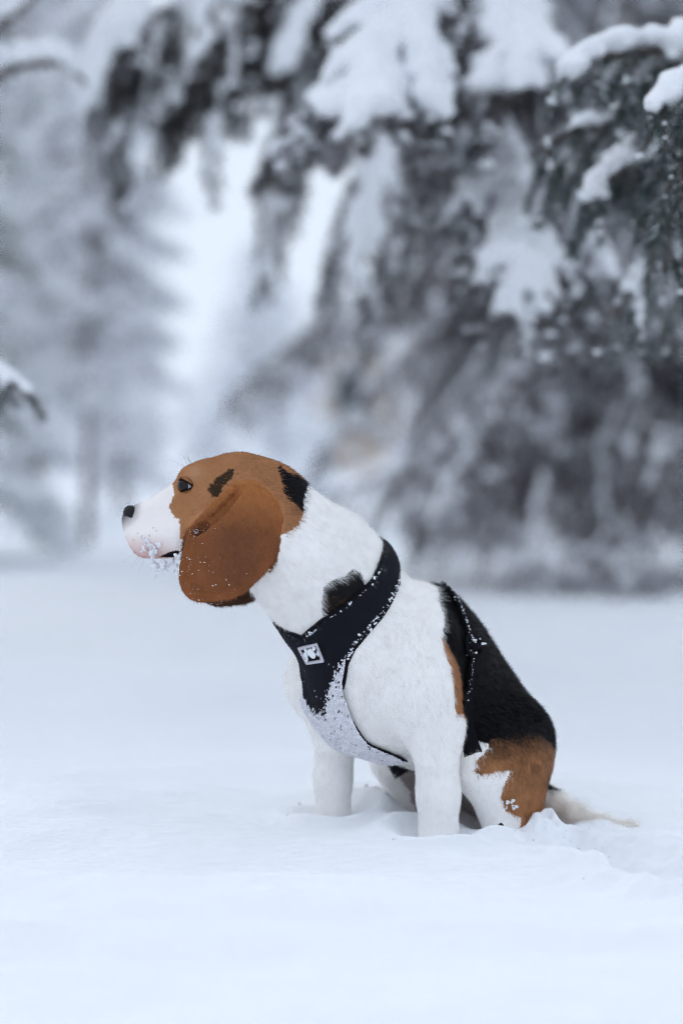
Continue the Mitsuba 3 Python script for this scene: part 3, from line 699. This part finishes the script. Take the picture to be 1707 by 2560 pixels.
# ---------------------------------------------------------------- ground
STEPS = [(loc(-.012, .096, 0), .050, .016), (loc(.018, -.09, 0), .048, .014), (loc(-.10, .11, 0), .045, .010), (loc(-.12, -.10, 0), .06, .014), (loc(-.16, 0, 0), .10, .012)]
def snow_height(x, y):
    P = np.stack([x, y, 0 * x], -1)
    far = np.clip((np.hypot(x, y + 3) - 3) / 12, 0, 1)
    d = np.hypot(x - .1, y)
    z = .042 * (meshkit.fbm(P * np.array([1.1, 2.0, 1]) + 3.7, 3, 2) - .5) * np.clip(d / .5, 0, 1) * 2
    z += .030 * (meshkit.fbm(P * np.array([3.2, 5.0, 1]) + 1.2, 3, 12) - .5) * np.clip((d - .12) / .3, .0, 1) * 2
    z += far * .22 * (meshkit.fbm(P * .35 + 9, 2, 4) - .5)
    z += .0035 * (meshkit.fbm(P * 22, 2, 6) - .5) + .0016 * (meshkit.noise(P * 90, 3) - .5)
    for p, r, dep in STEPS:      # the snow gives way round each foot and is pushed up into a rim
        q = np.hypot(x - p[0], y - p[1]) / r
        z -= dep * np.exp(-q ** 4)
        z += .010 * np.exp(-((q - 1.45) / .40) ** 2) * (.4 + 1.0 * meshkit.noise(P * 20, 9))
    # churned snow behind the dog and the furrow it came along
    t = np.clip(((x - .27) * .16 + (y + .01) * -.36) / (.16 ** 2 + .36 ** 2), -.25, 3)
    dist = np.hypot(x - .27 - .16 * t, y + .01 + .36 * t)
    lumpy = (meshkit.fbm(P * 30, 3, 15) - .5)
    z += np.exp(-(dist / .085) ** 2) * (.030 * lumpy - .026)
    z += .030 * np.exp(-((dist - .080) / .03) ** 2) * (.3 + meshkit.noise(P * 26, 19)) * np.clip(t + .25, 0, 1)
    q = np.hypot((x - .29) / .06, (y + .03) / .05)
    z += np.exp(-q ** 2) * (.022 * lumpy)
    z += .042 * np.exp(-np.hypot((x - .250) / .050, (y + .030) / .040) ** 2) * (.85 + .9 * lumpy)
    return z
xs_ = np.concatenate([-.55 - np.cumsum(.006 * 1.045 ** np.arange(140))[::-1], np.arange(-.55, .66, .005), .66 + np.cumsum(.006 * 1.045 ** np.arange(140))])
ys_ = np.concatenate([-2.0 - np.cumsum(.02 * 1.12 ** np.arange(40))[::-1], np.arange(-2.0, -.45, .010), np.arange(-.45, .36, .005), .36 + np.cumsum(.008 * 1.028 ** np.arange(225))])
gx, gy = np.meshgrid(xs_, ys_)
gz = snow_height(gx, gy)
scene['snow_ground'] = shape((np.stack([gx, gy, gz], -1).reshape(-1, 3), grid_faces(*gx.shape)), 'mat_snow', True)
tag('snow_ground', 'deep untouched snow covering the ground', kind='structure')
def ground_z(x, y): return float(snow_height(np.array([[x]]), np.array([[y]]))[0, 0])
# loose crumbs thrown up round the feet and along the furrow
cr_ = []
g = np.random.default_rng(8)
for i in range(70):
    if i % 3: t = g.uniform(-.1, 1.2); p = np.array([.27 + .16 * t, -.01 - .36 * t]) + g.normal(0, .05, 2)
    else: s_ = STEPS[g.integers(0, 4)]; a = g.uniform(0, 6.3); p = s_[0][:2] + s_[1] * g.uniform(1.1, 1.8) * np.array([math.cos(a), math.sin(a)])
    r = .0010 + .0045 * g.random() ** 3
    cr_.append(lump((p[0], p[1], ground_z(*p) + r * .3), r, i, False, .6))
scene['snow_crumbs'] = shape(join(cr_), 'mat_bough_snow', True)
tag('snow_crumbs', 'loose snow crumbs scattered round the paws', 'snow', kind='stuff')
# ---------------------------------------------------------------- boughs
ICO0 = trimesh.creation.icosahedron()
def unit(v): v = np.asarray(v, float); return v / max(np.linalg.norm(v), 1e-9)
def curve(ctrl, n):
    ctrl = np.asarray(ctrl, float); m = len(ctrl)
    if m == 2: ctrl = np.array([ctrl[0], ctrl.mean(0), ctrl[1]]); m = 3
    d = np.concatenate([[0], np.cumsum(np.linalg.norm(np.diff(ctrl, axis=0), axis=1))]); d /= d[-1]
    from scipy.interpolate import CubicSpline, PchipInterpolator
    t = np.linspace(0, 1, n)
    return np.stack([PchipInterpolator(d, ctrl[:, k])(t) for k in range(3)], 1)
def make_bough(ctrl, g, twig=.30, gap=.05, weep=.5, needle=(.017, .0014), per_m=900, frost=.25, tone=(.030, .042, .036), snow_r=.035, snow_res=.012, snow_keep=.85, wood_r=.012, sub=True, twig_snow=.6, lift=.5, blend=.7, reach=5, puffs=25, puff_r=.010):
    """one snow-laden conifer bough along ctrl: wood, needles (with colours) and the snow lying on it"""
    ctrl = np.asarray(ctrl, float)
    n = 24; ax = curve(ctrl, n); L = np.linalg.norm(np.diff(ax, axis=0), axis=1).sum()
    wood = [tube(ax, np.linspace(wood_r, wood_r * .25, n), 6)]
    tw = []
    k = max(int(L / gap), 6)
    for i in range(k):
        f = .10 + .88 * (i + g.uniform(-.3, .3)) / k
        j = min(max(f * (n - 1), 0), n - 1.001); a = int(j)
        p = ax[a] * (1 - j + a) + ax[a + 1] * (j - a)
        tg = unit(ax[a + 1] - ax[a]); side = unit(np.cross(tg, [0, 0, 1]) + 1e-6) * (1 if i % 2 else -1)
        ln = twig * (min(1, .35 + 2.2 * f) * (1 - f) ** .7 + .22) * g.uniform(.7, 1.15)
        d = unit(tg * g.uniform(.5, .9) + side * g.uniform(.6, 1.0) + np.array([0, 0, g.uniform(-.2, .15)]))
        t = np.linspace(0, 1, 7)[:, None]
        pts = p + d * ln * t * (1 - .25 * weep * t) + np.array([0, 0, -1.0]) * ln * weep * t ** 1.6
        tw.append(pts); wood.append(tube(pts, np.linspace(wood_r * .35, wood_r * .12, 7), 4))
        if sub and ln > .10:
            for q in (2, 3, 4, 5):
                for sgn in (-1, 1):
                    if g.random() < .25: continue
                    l2 = ln * .42 * g.uniform(.5, 1) * (1 - q / 9)
                    tg2 = unit(pts[q] - pts[q - 1]); sd2 = unit(np.cross(tg2, [0, 0, 1]) + 1e-6) * sgn
                    d2 = unit(tg2 * .7 + sd2 * .8)
                    t4 = np.linspace(0, 1, 4)[:, None]
                    tw.append(pts[q] + d2 * l2 * t4 + np.array([0, 0, -1.0]) * l2 * weep * 1.1 * t4 ** 1.5)
    tw.append(ax[int(n * .35):])
    B, D_, Fz = [], [], []
    for pts in tw:
        seg = np.linalg.norm(np.diff(pts, axis=0), axis=1); tl = seg.sum(); m = int(tl * per_m)
        if m < 2: continue
        u = g.random(m) * (len(pts) - 1); a = np.minimum(u.astype(int), len(pts) - 2); w = (u - a)[:, None]
        B.append(pts[a] * (1 - w) + pts[a + 1] * w)
        tgs = np.diff(pts, axis=0); tgs /= np.maximum(np.linalg.norm(tgs, axis=1, keepdims=True), 1e-9)
        r = g.normal(size=(m, 3)); r -= (r * tgs[a]).sum(1, keepdims=True) * tgs[a]; r /= np.linalg.norm(r, axis=1, keepdims=True)
        D_.append(.62 * tgs[a] + .78 * r)
    B, D_ = np.vstack(B), np.vstack(D_)
    m = len(B)
    ln = needle[0] * g.uniform(.7, 1.15, m)[:, None]; W = np.cross(D_, g.normal(size=(m, 3))); W /= np.linalg.norm(W, axis=1, keepdims=True)
    wd = needle[1] * .5
    V = np.stack([B - W * wd, B + W * wd, B + D_ * ln], 1).reshape(-1, 3)
    col = np.array(tone) * g.uniform(.55, 1.5, m)[:, None] * (1 + .25 * g.normal(size=(m, 3)) * .3)
    fr = g.random(m) < frost * (.6 + .9 * np.clip(D_[:, 2] + .3, 0, 1)) * (.4 + 1.2 * meshkit.noise(B * 9, 3))
    col[fr] = np.array([.72, .69, .75]) * g.uniform(.65, 1.2, fr.sum())[:, None]
    needles = (V, np.arange(3 * m).reshape(-1, 3), np.repeat(np.clip(col, .005, .9), 3, 0))
    # the snow: rounded masses laid along axis and twigs, lumpy, thinner towards the tips
    caps = []
    for i in range(2, n - 2, 2):
        f = i / (n - 1)
        if meshkit.noise(ax[i][None] * 5.0, 41)[0] > snow_keep + .12: continue
        r = snow_r * (1.25 - .65 * f) * g.uniform(.75, 1.15)
        caps.append((ax[i] + [0, 0, r * lift + wood_r], ax[min(i + 2, n - 1)] + [0, 0, r * lift], r, r * .9))
    for pts in tw[:-1]:
        if len(pts) < 7 or g.random() > snow_keep: continue
        e = min(6, 2 + int(g.integers(2, reach))); r = snow_r * twig_snow * g.uniform(.6, 1.2)
        md = 3 if reach > 3 else 1
        if reach <= 3: e = int(g.integers(2, 5))
        caps.append((pts[0] + [0, 0, r * lift], pts[md] + [0, 0, r * lift], r * 1.15, r))
        caps.append((pts[md] + [0, 0, r * lift], pts[e] + [0, 0, r * lift * .7], r, r * .55))
    snow = None
    if caps:
        A = np.array([c[0] for c in caps] + [c[1] for c in caps])
        fld = Field(A.min(0) - snow_r * 2, A.max(0) + snow_r * 2, snow_res)
        for p, q, ra, rb in caps:
            fn, lo, hi = seg_fn(p, q, ra, rb, (np.array([0, 0, 1.0]), .72)); fld.add(fn, lo, hi, snow_r * blend)
        sel = np.argwhere(fld.D < .08)
        pp = fld.lo + sel * fld.h
        fld.D[tuple(sel.T)] += (snow_r * (.9 * (meshkit.fbm(pp * (.55 / snow_r), 2, 7) - .5) + .5 * (meshkit.noise(pp * (1.6 / snow_r), 8) - .5))).astype(np.float32)
        fld.D[0], fld.D[-1], fld.D[:, 0], fld.D[:, -1], fld.D[:, :, 0], fld.D[:, :, -1] = 1, 1, 1, 1, 1, 1
        v, f = fld.mesh()
        if len(f): snow = (laplace(v, f, 2), f)
    # small puffs of snow caught all over the twigs
    C0, tot = [], 0
    for pts in tw:
        tl = np.linalg.norm(np.diff(pts, axis=0), axis=1).sum(); m = g.poisson(tl * puffs)
        if not m: continue
        u = g.random(m) * (len(pts) - 1); a = np.minimum(u.astype(int), len(pts) - 2); w = (u - a)[:, None]
        C0.append(pts[a] * (1 - w) + pts[a + 1] * w)
    if C0:
        C0 = np.vstack(C0); keep = meshkit.noise(C0 * (.12 / puff_r) * .5, 77) > .35; C0 = C0[keep]; m = len(C0)
        iv, ifc = np.array(ICO0.vertices), np.array(ICO0.faces)
        R = puff_r * (.45 + 1.1 * g.random(m) ** 2)[:, None]
        v = (C0 + [0, 0, .3] * R)[:, None] + R[:, None] * np.array([1.15, 1.15, .8]) * iv[None] * g.uniform(.7, 1.3, (m, 12, 1))
        pf = (v.reshape(-1, 3), (ifc[None] + 12 * np.arange(m)[:, None, None]).reshape(-1, 3))
        snow = pf if snow is None else join([snow, pf])
    return join(wood), needles, snow
def numbered(k):
    if k not in labels and k not in scene and not any(x.startswith(k + '__') for x in scene): return k
    i = 1
    while f'{k}_{i:03d}' in labels or f'{k}_{i:03d}' in scene or any(x.startswith(f'{k}_{i:03d}__') for x in scene): i += 1
    return f'{k}_{i:03d}'
def put_bough(tree, ctrl, g, **kw):
    w, nd, sn = make_bough(ctrl, g, **kw)
    k = numbered(tree + '__bough')
    scene[k] = shape(w, 'mat_bark', True)
    scene[k + '__needles'] = shape(nd[:2], 'mat_needle', False, nd[2]); labels[k + '__needles'] = {'kind': 'stuff'}
    if sn: scene[k + '__snow'] = shape(sn, 'mat_bough_snow', True); labels[k + '__snow'] = {'kind': 'stuff'}
    return k
def trunk_mesh(base, height, r, g, lean=(0, 0)):
    z = np.linspace(-.1, height, 14)
    pts = np.stack([base[0] + lean[0] * z + .02 * np.sin(z * 1.3 + base[0]), base[1] + lean[1] * z, base[2] + z], 1)
    return tube(pts, r * (1 - .8 * np.clip(z / height, 0, 1)) * (1 + .35 * np.exp(-np.maximum(z, 0) * 6)), 12)
# ---------------------------------------------------------------- the big spruce behind the dog on the right
SP = 'spruce_tree'
tag(SP, 'big dark spruce with drooping snow-laden boughs behind the dog', 'tree')
g = np.random.default_rng(21)
tb = np.array([.95, 5.5, 0]); tb[2] = ground_z(tb[0], tb[1])
scene[SP + '__trunk'] = shape(trunk_mesh(tb, 7.0, .065, g), 'mat_bark', True)
def whorl_bough(tree, base, az, z, L, rise, drop, g, **kw):
    d = np.array([math.cos(az), math.sin(az), 0])
    o = base + [0, 0, z]
    return put_bough(tree, [o, o + d * L * .35 + [0, 0, rise], o + d * L * .72 + [0, 0, rise - drop * .45], o + d * L + [0, 0, -drop]], g, **kw)
for lvl, z in enumerate(np.arange(.52, 4.6, .25)):
    rad = 1.55 * (1 - z / 8.5)
    cnt = 10
    for q in range(cnt):
        az = 2 * math.pi * (q + .5 * (lvl % 2) + g.uniform(-.2, .2)) / cnt
        front = -math.sin(az)
        if front < -.35 and (lvl % 2 or z > 2.4): continue
        L = rad * g.uniform(.78, 1.12)
        if z > 2.9 and front < .0: continue
        if math.cos(az) < 0: L = min(L, (.68 + .13 * max(z - 1.5, 0)) / -math.cos(az))
        whorl_bough(SP, tb, az, z + g.uniform(-.06, .06), L, .05, min(g.uniform(.30, .55), z - .20), g, twig=.34, gap=.06 if z < 1.2 else .075, weep=1.1,
                    needle=(.026, .0030), per_m=420 if z < 1.2 else 300, frost=.36, puffs=8, puff_r=.019, tone=(.046, .036, .038), snow_r=.020, snow_res=.018, snow_keep=.42, wood_r=.014, twig_snow=.75)
for q in range(16):     # the skirt of low boughs in front
    az = -math.pi / 2 + (q - 7.5) * .19; z = .40 + .11 * (q * 7 % 8)
    whorl_bough(SP, tb, az, z, 1.5 * g.uniform(.75, 1.1), .06, min(g.uniform(.35, .6), z - (.05 if abs(q - 7.5) < 3 else .15)), g, twig=.34, gap=.06, weep=.9, needle=(.026, .003), per_m=420, frost=.36, puffs=8, puff_r=.019, tone=(.046, .036, .038), snow_r=.020, snow_res=.018, snow_keep=.42, wood_r=.012)
for q in range(15):     # the canopy overhead, above the picture, that shades the snow behind the dog
    az = -math.pi / 2 + (q % 10 - 6.5) * .20; z = 2.75 + .16 * (q // 5)
    whorl_bough(SP, tb, az, z, g.uniform(2.2, 3.9), .15, .45, g, twig=.55, gap=.13, weep=.5, needle=(.06, .010), per_m=90, frost=.2, tone=(.034, .031, .034), snow_r=.06, snow_res=.04, snow_keep=.8, wood_r=.02)
# its long boughs that reach over towards the camera and to the left
hero = dict(needle=(.026, .0024), per_m=1400, frost=.26, tone=(.026, .028, .029), puffs=22, puff_r=.010, snow_res=.010, lift=.8, snow_keep=.7, gap=.036, twig_snow=.85, blend=.6, reach=3)
S = at
def heroes(tree, lst, g):
    for ctrl, kw in lst: put_bough(tree, [at(*c) for c in ctrl], g, **{**hero, **kw})
heroes(SP, [
    ([(1130, -60, 1.90), (990, 30, 1.70), (900, 60, 1.60), (810, 120, 1.55)], dict(twig=.16, weep=0.75, snow_r=0.028)),
    ([(1120, -120, 1.80), (1040, 20, 1.60), (960, 150, 1.45), (860, 260, 1.35), (800, 300, 1.30)], dict(twig=.24, weep=0.70, snow_r=0.031)),
    ([(1100, -60, 1.80), (1035, 60, 1.55), (1060, 190, 1.40), (1078, 300, 1.30)], dict(twig=.20, weep=0.75, snow_r=0.031)),
    ([(1000, 90, 1.65), (920, 190, 1.40), (930, 260, 1.28), (940, 300, 1.20)], dict(twig=.30, weep=0.65, snow_r=0.034, gap=.035)),
    ([(1290, -60, 2.00), (1250, 60, 1.70), (1235, 160, 1.55), (1180, 260, 1.45)], dict(twig=.25, weep=0.70, snow_r=0.032)),
    ([(1260, 30, 1.80), (1290, 130, 1.60), (1310, 190, 1.50), (1300, 250, 1.42)], dict(twig=.30, weep=0.60, snow_r=0.034, gap=.035)),
    ([(1280, 80, 1.70), (1340, 130, 1.60), (1410, 165, 1.50)], dict(twig=.18, weep=0.65, snow_r=0.031)),
    ([(1190, 230, 2.30), (1150, 310, 2.00), (1110, 400, 1.85), (1095, 450, 1.80)], dict(twig=.16, weep=0.85, snow_r=0.025)),
    ([(1180, 260, 2.20), (1200, 360, 1.90), (1270, 450, 1.75), (1290, 540, 1.65), (1360, 640, 1.55), (1420, 710, 1.50)], dict(twig=.30, weep=0.80, snow_r=0.032)),
    ([(1270, 440, 1.80), (1200, 470, 1.70), (1150, 510, 1.65)], dict(twig=.14, weep=0.75, snow_r=0.025)),
    ([(1290, 520, 1.70), (1260, 620, 1.55), (1215, 700, 1.48)], dict(twig=.20, weep=0.75, snow_r=0.029)),
    ([(1320, 580, 1.65), (1300, 680, 1.52), (1245, 800, 1.45)], dict(twig=.22, weep=0.75, snow_r=0.027)),
    ([(1440, 560, 1.80), (1480, 620, 1.65), (1530, 710, 1.60)], dict(twig=.18, weep=0.85, snow_r=0.021)),
    ([(950, 330, 2.70), (930, 470, 2.50), (900, 600, 2.40), (880, 720, 2.35)], dict(twig=.24, weep=0.85, snow_r=0.022)),
    # left: the arching bough with curtains of hanging twigs
    ([(720, -170, 2.7), (560, -20, 2.6), (440, 20, 2.5), (330, 50, 2.45), (255, 120, 2.4), (225, 270, 2.4)], dict(puffs=10, puff_r=.011, snow_keep=.45, twig=0.20, weep=1.5, snow_r=0.041, frost=.02, tone=(.016, .019, .020))),
    ([(760, -120, 2.7), (640, 0, 2.6), (520, 110, 2.5), (440, 230, 2.45), (400, 330, 2.42)], dict(puffs=10, puff_r=.011, snow_keep=.25, twig=0.20, weep=1.5, snow_r=0.030, frost=.04, tone=(.016, .019, .020))),
    ([(330, 40, 2.5), (300, 170, 2.45), (295, 330, 2.42), (300, 520, 2.4)], dict(puffs=10, puff_r=.011, twig=0.08, weep=1.4, snow_r=0.012, snow_keep=.2, frost=.02, tone=(.016, .019, .020))),
    ([(560, -60, 2.7), (600, 60, 2.6), (560, 200, 2.5), (530, 360, 2.45), (535, 520, 2.42)], dict(puffs=10, puff_r=.011, twig=0.07, weep=1.2, snow_r=0.020, snow_keep=.4, frost=.1, tone=(.020, .023, .024))),
    ([(820, -160, 2.9), (720, 0, 2.8), (650, 100, 2.7), (600, 140, 2.65)], dict(puffs=10, puff_r=.011, snow_keep=.25, twig=0.18, weep=1.2, snow_r=0.038, frost=.06, tone=(.016, .019, .020))),
    ([(880, -60, 3.1), (780, 120, 3.0), (710, 320, 2.9), (690, 520, 2.85), (650, 740, 2.8)], dict(puffs=10, puff_r=.011, twig=0.16, weep=1.1, snow_r=0.024, snow_keep=.45, frost=.14, tone=(.022, .025, .026))),
    ([(860, 0, 3.0), (760, 180, 2.8), (740, 360, 2.7), (700, 560, 2.65)], dict(puffs=10, puff_r=.011, twig=0.14, weep=1.1, snow_r=0.020, snow_keep=.4, frost=.14, tone=(.022, .025, .026))),
    ([(900, -100, 2.9), (800, -10, 2.7), (740, 80, 2.6), (690, 210, 2.5)], dict(puffs=10, puff_r=.011, twig=0.17, weep=1.2, snow_r=0.030, snow_keep=.6, frost=.08, tone=(.016, .019, .020))),
], np.random.default_rng(31))
# ---------------------------------------------------------------- a spruce standing just outside the picture on the right
SR = 'spruce_tree_001'
tag(SR, 'nearest spruce at the right edge, its boughs showing sharp green needles under snow', 'tree')
tr = np.array([1.75, 1.6, 0]); tr[2] = ground_z(1.75, 1.6)
scene[SR + '__trunk'] = shape(trunk_mesh(tr, 6.0, .10, g), 'mat_bark', True)
nearb = dict(needle=(.023, .0014), per_m=3800, frost=.30, puffs=16, puff_r=.0055, tone=(.026, .056, .048), snow_res=.008, lift=.85, snow_keep=.55, twig_snow=.5, gap=.04)
heroes(SR, [
    ([(2100, 60, 0.94), (1800, 105, 0.74), (1620, 130, 0.66), (1480, 150, 0.62), (1395, 215, 0.58)], dict(nearb, twig=0.19, weep=.8, snow_r=0.030)),
    ([(2050, 100, 0.62), (1800, 190, 0.42), (1690, 240, 0.36), (1610, 310, 0.34)], dict(nearb, twig=0.19, weep=.9, snow_r=0.026)),
    ([(2000, 300, 0.70), (1760, 330, 0.50), (1700, 420, 0.44), (1670, 560, 0.43), (1660, 680, 0.42)], dict(nearb, twig=0.16, weep=1.1, snow_r=0.011, snow_keep=.3, frost=.3)),
    ([(2000, 260, 0.54), (1780, 300, 0.38), (1710, 380, 0.34), (1700, 520, 0.33)], dict(nearb, twig=0.14, weep=1.1, snow_r=0.011, snow_keep=.3, frost=.3)),
    ([(1800, 330, 0.98), (1640, 390, 0.86), (1540, 440, 0.80), (1455, 530, 0.76)], dict(nearb, twig=0.16, weep=.8, snow_r=0.029)),
    ([(1700, 230, 1.02), (1560, 300, 0.94), (1430, 330, 0.86), (1330, 390, 0.82)], dict(nearb, twig=0.18, weep=1.0, snow_r=0.017, snow_keep=.5)),
    ([(1900, 560, 1.10), (1720, 640, 0.94), (1600, 690, 0.90), (1540, 800, 0.86)], dict(nearb, twig=0.22, weep=1.0, snow_r=0.020, frost=.35, per_m=900)),
], np.random.default_rng(41))
for q in range(22):
    az = 2.4 * q
    z = 1.9 + .09 * q
    whorl_bough(SR, tr, az, z, g.uniform(.8, 1.1), .04, .35, g, twig=.3, gap=.08, weep=.8, needle=(.026, .003), per_m=250, frost=.3, snow_r=.03, snow_res=.022)
# ---------------------------------------------------------------- a spruce just outside the picture on the left
SL = 'spruce_tree_002'
tag(SL, 'spruce at the left edge, only a snowy bough tip and a snow-lined branch showing', 'tree')
tl_ = np.array([-1.9, 2.0, 0]); tl_[2] = ground_z(-1.9, 2.0)
scene[SL + '__trunk'] = shape(trunk_mesh(tl_, 6.0, .10, g), 'mat_bark', True)
heroes(SL, [
    ([(-330, 900, 1.35), (-120, 935, 1.15), (0, 950, 1.05), (95, 1010, 1.0)], dict(nearb, twig=.13, weep=.7, snow_r=.020, frost=.4, puffs=30)),
    ([(-500, 330, 2.4), (-150, 230, 2.2), (0, 180, 2.1), (70, 158, 2.05), (145, 155, 2.0), (215, 210, 2.0)], dict(twig=.07, weep=.3, snow_r=.026, per_m=60, wood_r=.026, sub=False, lift=1.2)),
    ([(-300, 200, 2.4), (-50, 90, 2.3), (20, 50, 2.2), (100, -20, 2.15)], dict(twig=.10, weep=.3, snow_r=.024, per_m=60, wood_r=.018, sub=False, lift=1.2)),
], np.random.default_rng(51))
for q in range(26):
    az = 2.4 * q; z = 1.75 + .08 * q
    whorl_bough(SL, tl_, az, z, g.uniform(.9, 1.35), .04, .4, g, twig=.3, gap=.08, weep=.8, needle=(.026, .003), per_m=250, frost=.3, snow_r=.026, snow_res=.022)
# ---------------------------------------------------------------- trees farther off: crown and snow as one part each
def far_tree(name, label, base, height, radius, n, g, tone, frost, snow_r, weep=.35, z0=.25, group=None, needle=(.05, .009), per_m=70, drop=.35, cat='tree', trunk_r=.05, snow_keep=.8, protos=4, lean=(0, 0)):
    k = numbered(name); tag(k, label, cat, group)
    base = np.array([base[0], base[1], ground_z(base[0], base[1])])
    scene[k + '__trunk'] = shape(trunk_mesh(base, height, trunk_r, g, lean), 'mat_bark', True)
    pr = [make_bough([(0, 0, 0), (.35, 0, .05), (.72, 0, -.05 - drop * .4), (1, 0, -drop)], g, twig=.36, gap=.085, weep=weep, needle=needle, per_m=per_m, frost=frost, tone=tone, snow_r=snow_r, puffs=6, puff_r=.07, snow_res=.034, snow_keep=snow_keep, wood_r=.014, twig_snow=.75) for _ in range(protos)]
    nv, nf, nc, sv, sf, wv, wf = [], [], [], [], [], [], []
    no = so = wo = 0
    for i in range(n):
        f = (i + g.random()) / n
        z = z0 + (height - z0) * f ** 1.15
        L = radius * (1 - .88 * ((z - z0) / (height - z0)) ** 1.6) * g.uniform(.75, 1.15) + .06
        az = i * 2.399 + g.uniform(-.3, .3)
        w, nd, sn = pr[g.integers(protos)]
        c, s_ = math.cos(az), math.sin(az); R = np.array([[c, -s_, 0], [s_, c, 0], [0, 0, 1]]) * L
        o = base + [lean[0] * z, lean[1] * z, z]
        nv.append(nd[0] @ R.T + o); nf.append(nd[1] + no); no += len(nd[0]); nc.append(nd[2])
        wv.append(w[0] @ R.T + o); wf.append(w[1] + wo); wo += len(w[0])
        if sn: sv.append(sn[0] @ R.T + o); sf.append(sn[1] + so); so += len(sn[0])
    scene[k + '__limbs'] = shape((np.vstack(wv), np.vstack(wf)), 'mat_bark', True); labels[k + '__limbs'] = {'kind': 'stuff'}
    scene[k + '__crown'] = shape((np.vstack(nv), np.vstack(nf)), 'mat_needle', False, np.vstack(nc)); labels[k + '__crown'] = {'kind': 'stuff'}
    scene[k + '__snow'] = shape((np.vstack(sv), np.vstack(sf)), 'mat_bough_snow', True); labels[k + '__snow'] = {'kind': 'stuff'}
    return k
GREY, BROWN, PALE, GREEN = (.095, .076, .074), (.105, .078, .058), (.46, .46, .47), (.070, .115, .030)
g = np.random.default_rng(61)
def ground_at(X, d): return (X - CX) / F_PX * d, d - 3.0
for name, label, X, d, H, R, n, tone, frost, sr, kw in [
    ('conifer_tree', 'snow-covered tree at the far left edge with green showing in its crown', -150, 9.8, 5.5, .62, 85, GREEN, .10, .06, dict(snow_keep=.35, per_m=110)),
    ('conifer_tree', 'grey snowy tree with a slender trunk left of the dog\'s head', 226, 11.6, 5.2, .46, 105, GREY, .1, .06, dict(z0=.95, trunk_r=.02, snow_keep=.38, per_m=100)),
    ('conifer_tree', 'tall grey-brown snowy tree standing behind the slender-trunked one', 70, 15.5, 7.0, .95, 110, BROWN, .1, .07, dict(z0=.8, snow_keep=.4, per_m=100)),
    ('conifer_tree', 'snowy brownish tree between the slender-trunked tree and the left edge', 100, 12.8, 4.6, .55, 90, BROWN, .1, .06, dict(trunk_r=.025, z0=.8, snow_keep=.45, per_m=90)),
    ('conifer_tree', 'low grey snowy tree just left of the pale gap', 315, 18.0, 2.2, .34, 60, GREY, .40, .06, dict(z0=.2, snow_keep=.7)),
    ('conifer_tree', 'pale frosted conifer in the gap above the dog\'s head', 640, 22.0, 2.5, .85, 90, PALE, .9, .10, dict(trunk_r=.018, z0=.1, snow_keep=1.0)),
    ('conifer_tree', 'frosted pale tree far off, right of the gap above the dog\'s head', 670, 30.0, 2.0, .6, 65, PALE, .9, .10, dict(trunk_r=.018, z0=.1, snow_keep=1.0)),
    ('conifer_tree', 'far pale tree seen through the left boughs of the big spruce', 1120, 27.0, 3.0, .9, 55, GREY, .6, .08, {}),
    ('conifer_tree', 'far pale tree seen through the big spruce near the right edge', 1600, 25.0, 3.6, 1.1, 55, GREY, .6, .08, {}),
    ('conifer_tree', 'far snowy tree behind the trees at the left edge', 190, 30.0, 7.5, 1.5, 80, GREY, .5, .08, {}),
]:
    x, y = ground_at(X, d)
    far_tree(name, label, (x, y), H, R, n, g, tone, frost, sr, **kw)

# ---------------------------------------------------------------- a pale house far behind the trees
HB = 'house'
tag(HB, 'low beige house with a snowy roof far off behind the spruce', 'building')
hx0, hx1, hy, hz = -.95, 7.0, 42.0, 2.1
def box(x0, x1, y0, y1, z0, z1):
    m = trimesh.creation.box(extents=[x1 - x0, y1 - y0, z1 - z0]); m.apply_translation([(x0 + x1) / 2, (y0 + y1) / 2, (z0 + z1) / 2]); return m
scene['mat_render'] = {'type': 'diffuse', 'reflectance': proc(lambda p, n, uv: mix((.60, .51, .42), (.68, .60, .50), fbm(p.x * 2, p.y * 2, p.z * 2)))}
scene['mat_pane'] = {'type': 'principled', 'base_color': rgb(.05, .06, .07), 'roughness': .15}
scene['mat_frame'] = {'type': 'diffuse', 'reflectance': rgb(.75, .75, .74)}
gz0 = ground_z(1.0, hy)
scene[HB + '__wall'] = shape(box(hx0, hx1, hy, hy + 6, gz0 - .4, gz0 + hz), 'mat_render')
rp = trimesh.creation.extrude_polygon(sg.Polygon([(-.5, 0), (6.5, 0), (3.0, 1.7)]), hx1 - hx0 + .8, engine='earcut')
rv = np.array(rp.vertices); rv = np.stack([hx0 - .4 + rv[:, 2], hy + rv[:, 0], gz0 + hz + .003 + rv[:, 1]], 1)
scene[HB + '__roof'] = shape((rv, np.array(rp.faces)[:, ::-1]), 'mat_bough_snow')
for i, wx in enumerate((.2, 2.0, 3.8, 5.6)):
    k = HB + '__window' + (f'_{i:03d}' if i else '')
    scene[k] = shape(box(wx - .45, wx + .45, hy - .03, hy + .05, gz0 + .85, gz0 + 1.95), 'mat_frame')
    scene[k + '__pane'] = shape(box(wx - .38, wx + .38, hy - .036, hy - .031, gz0 + .92, gz0 + 1.88), 'mat_pane')
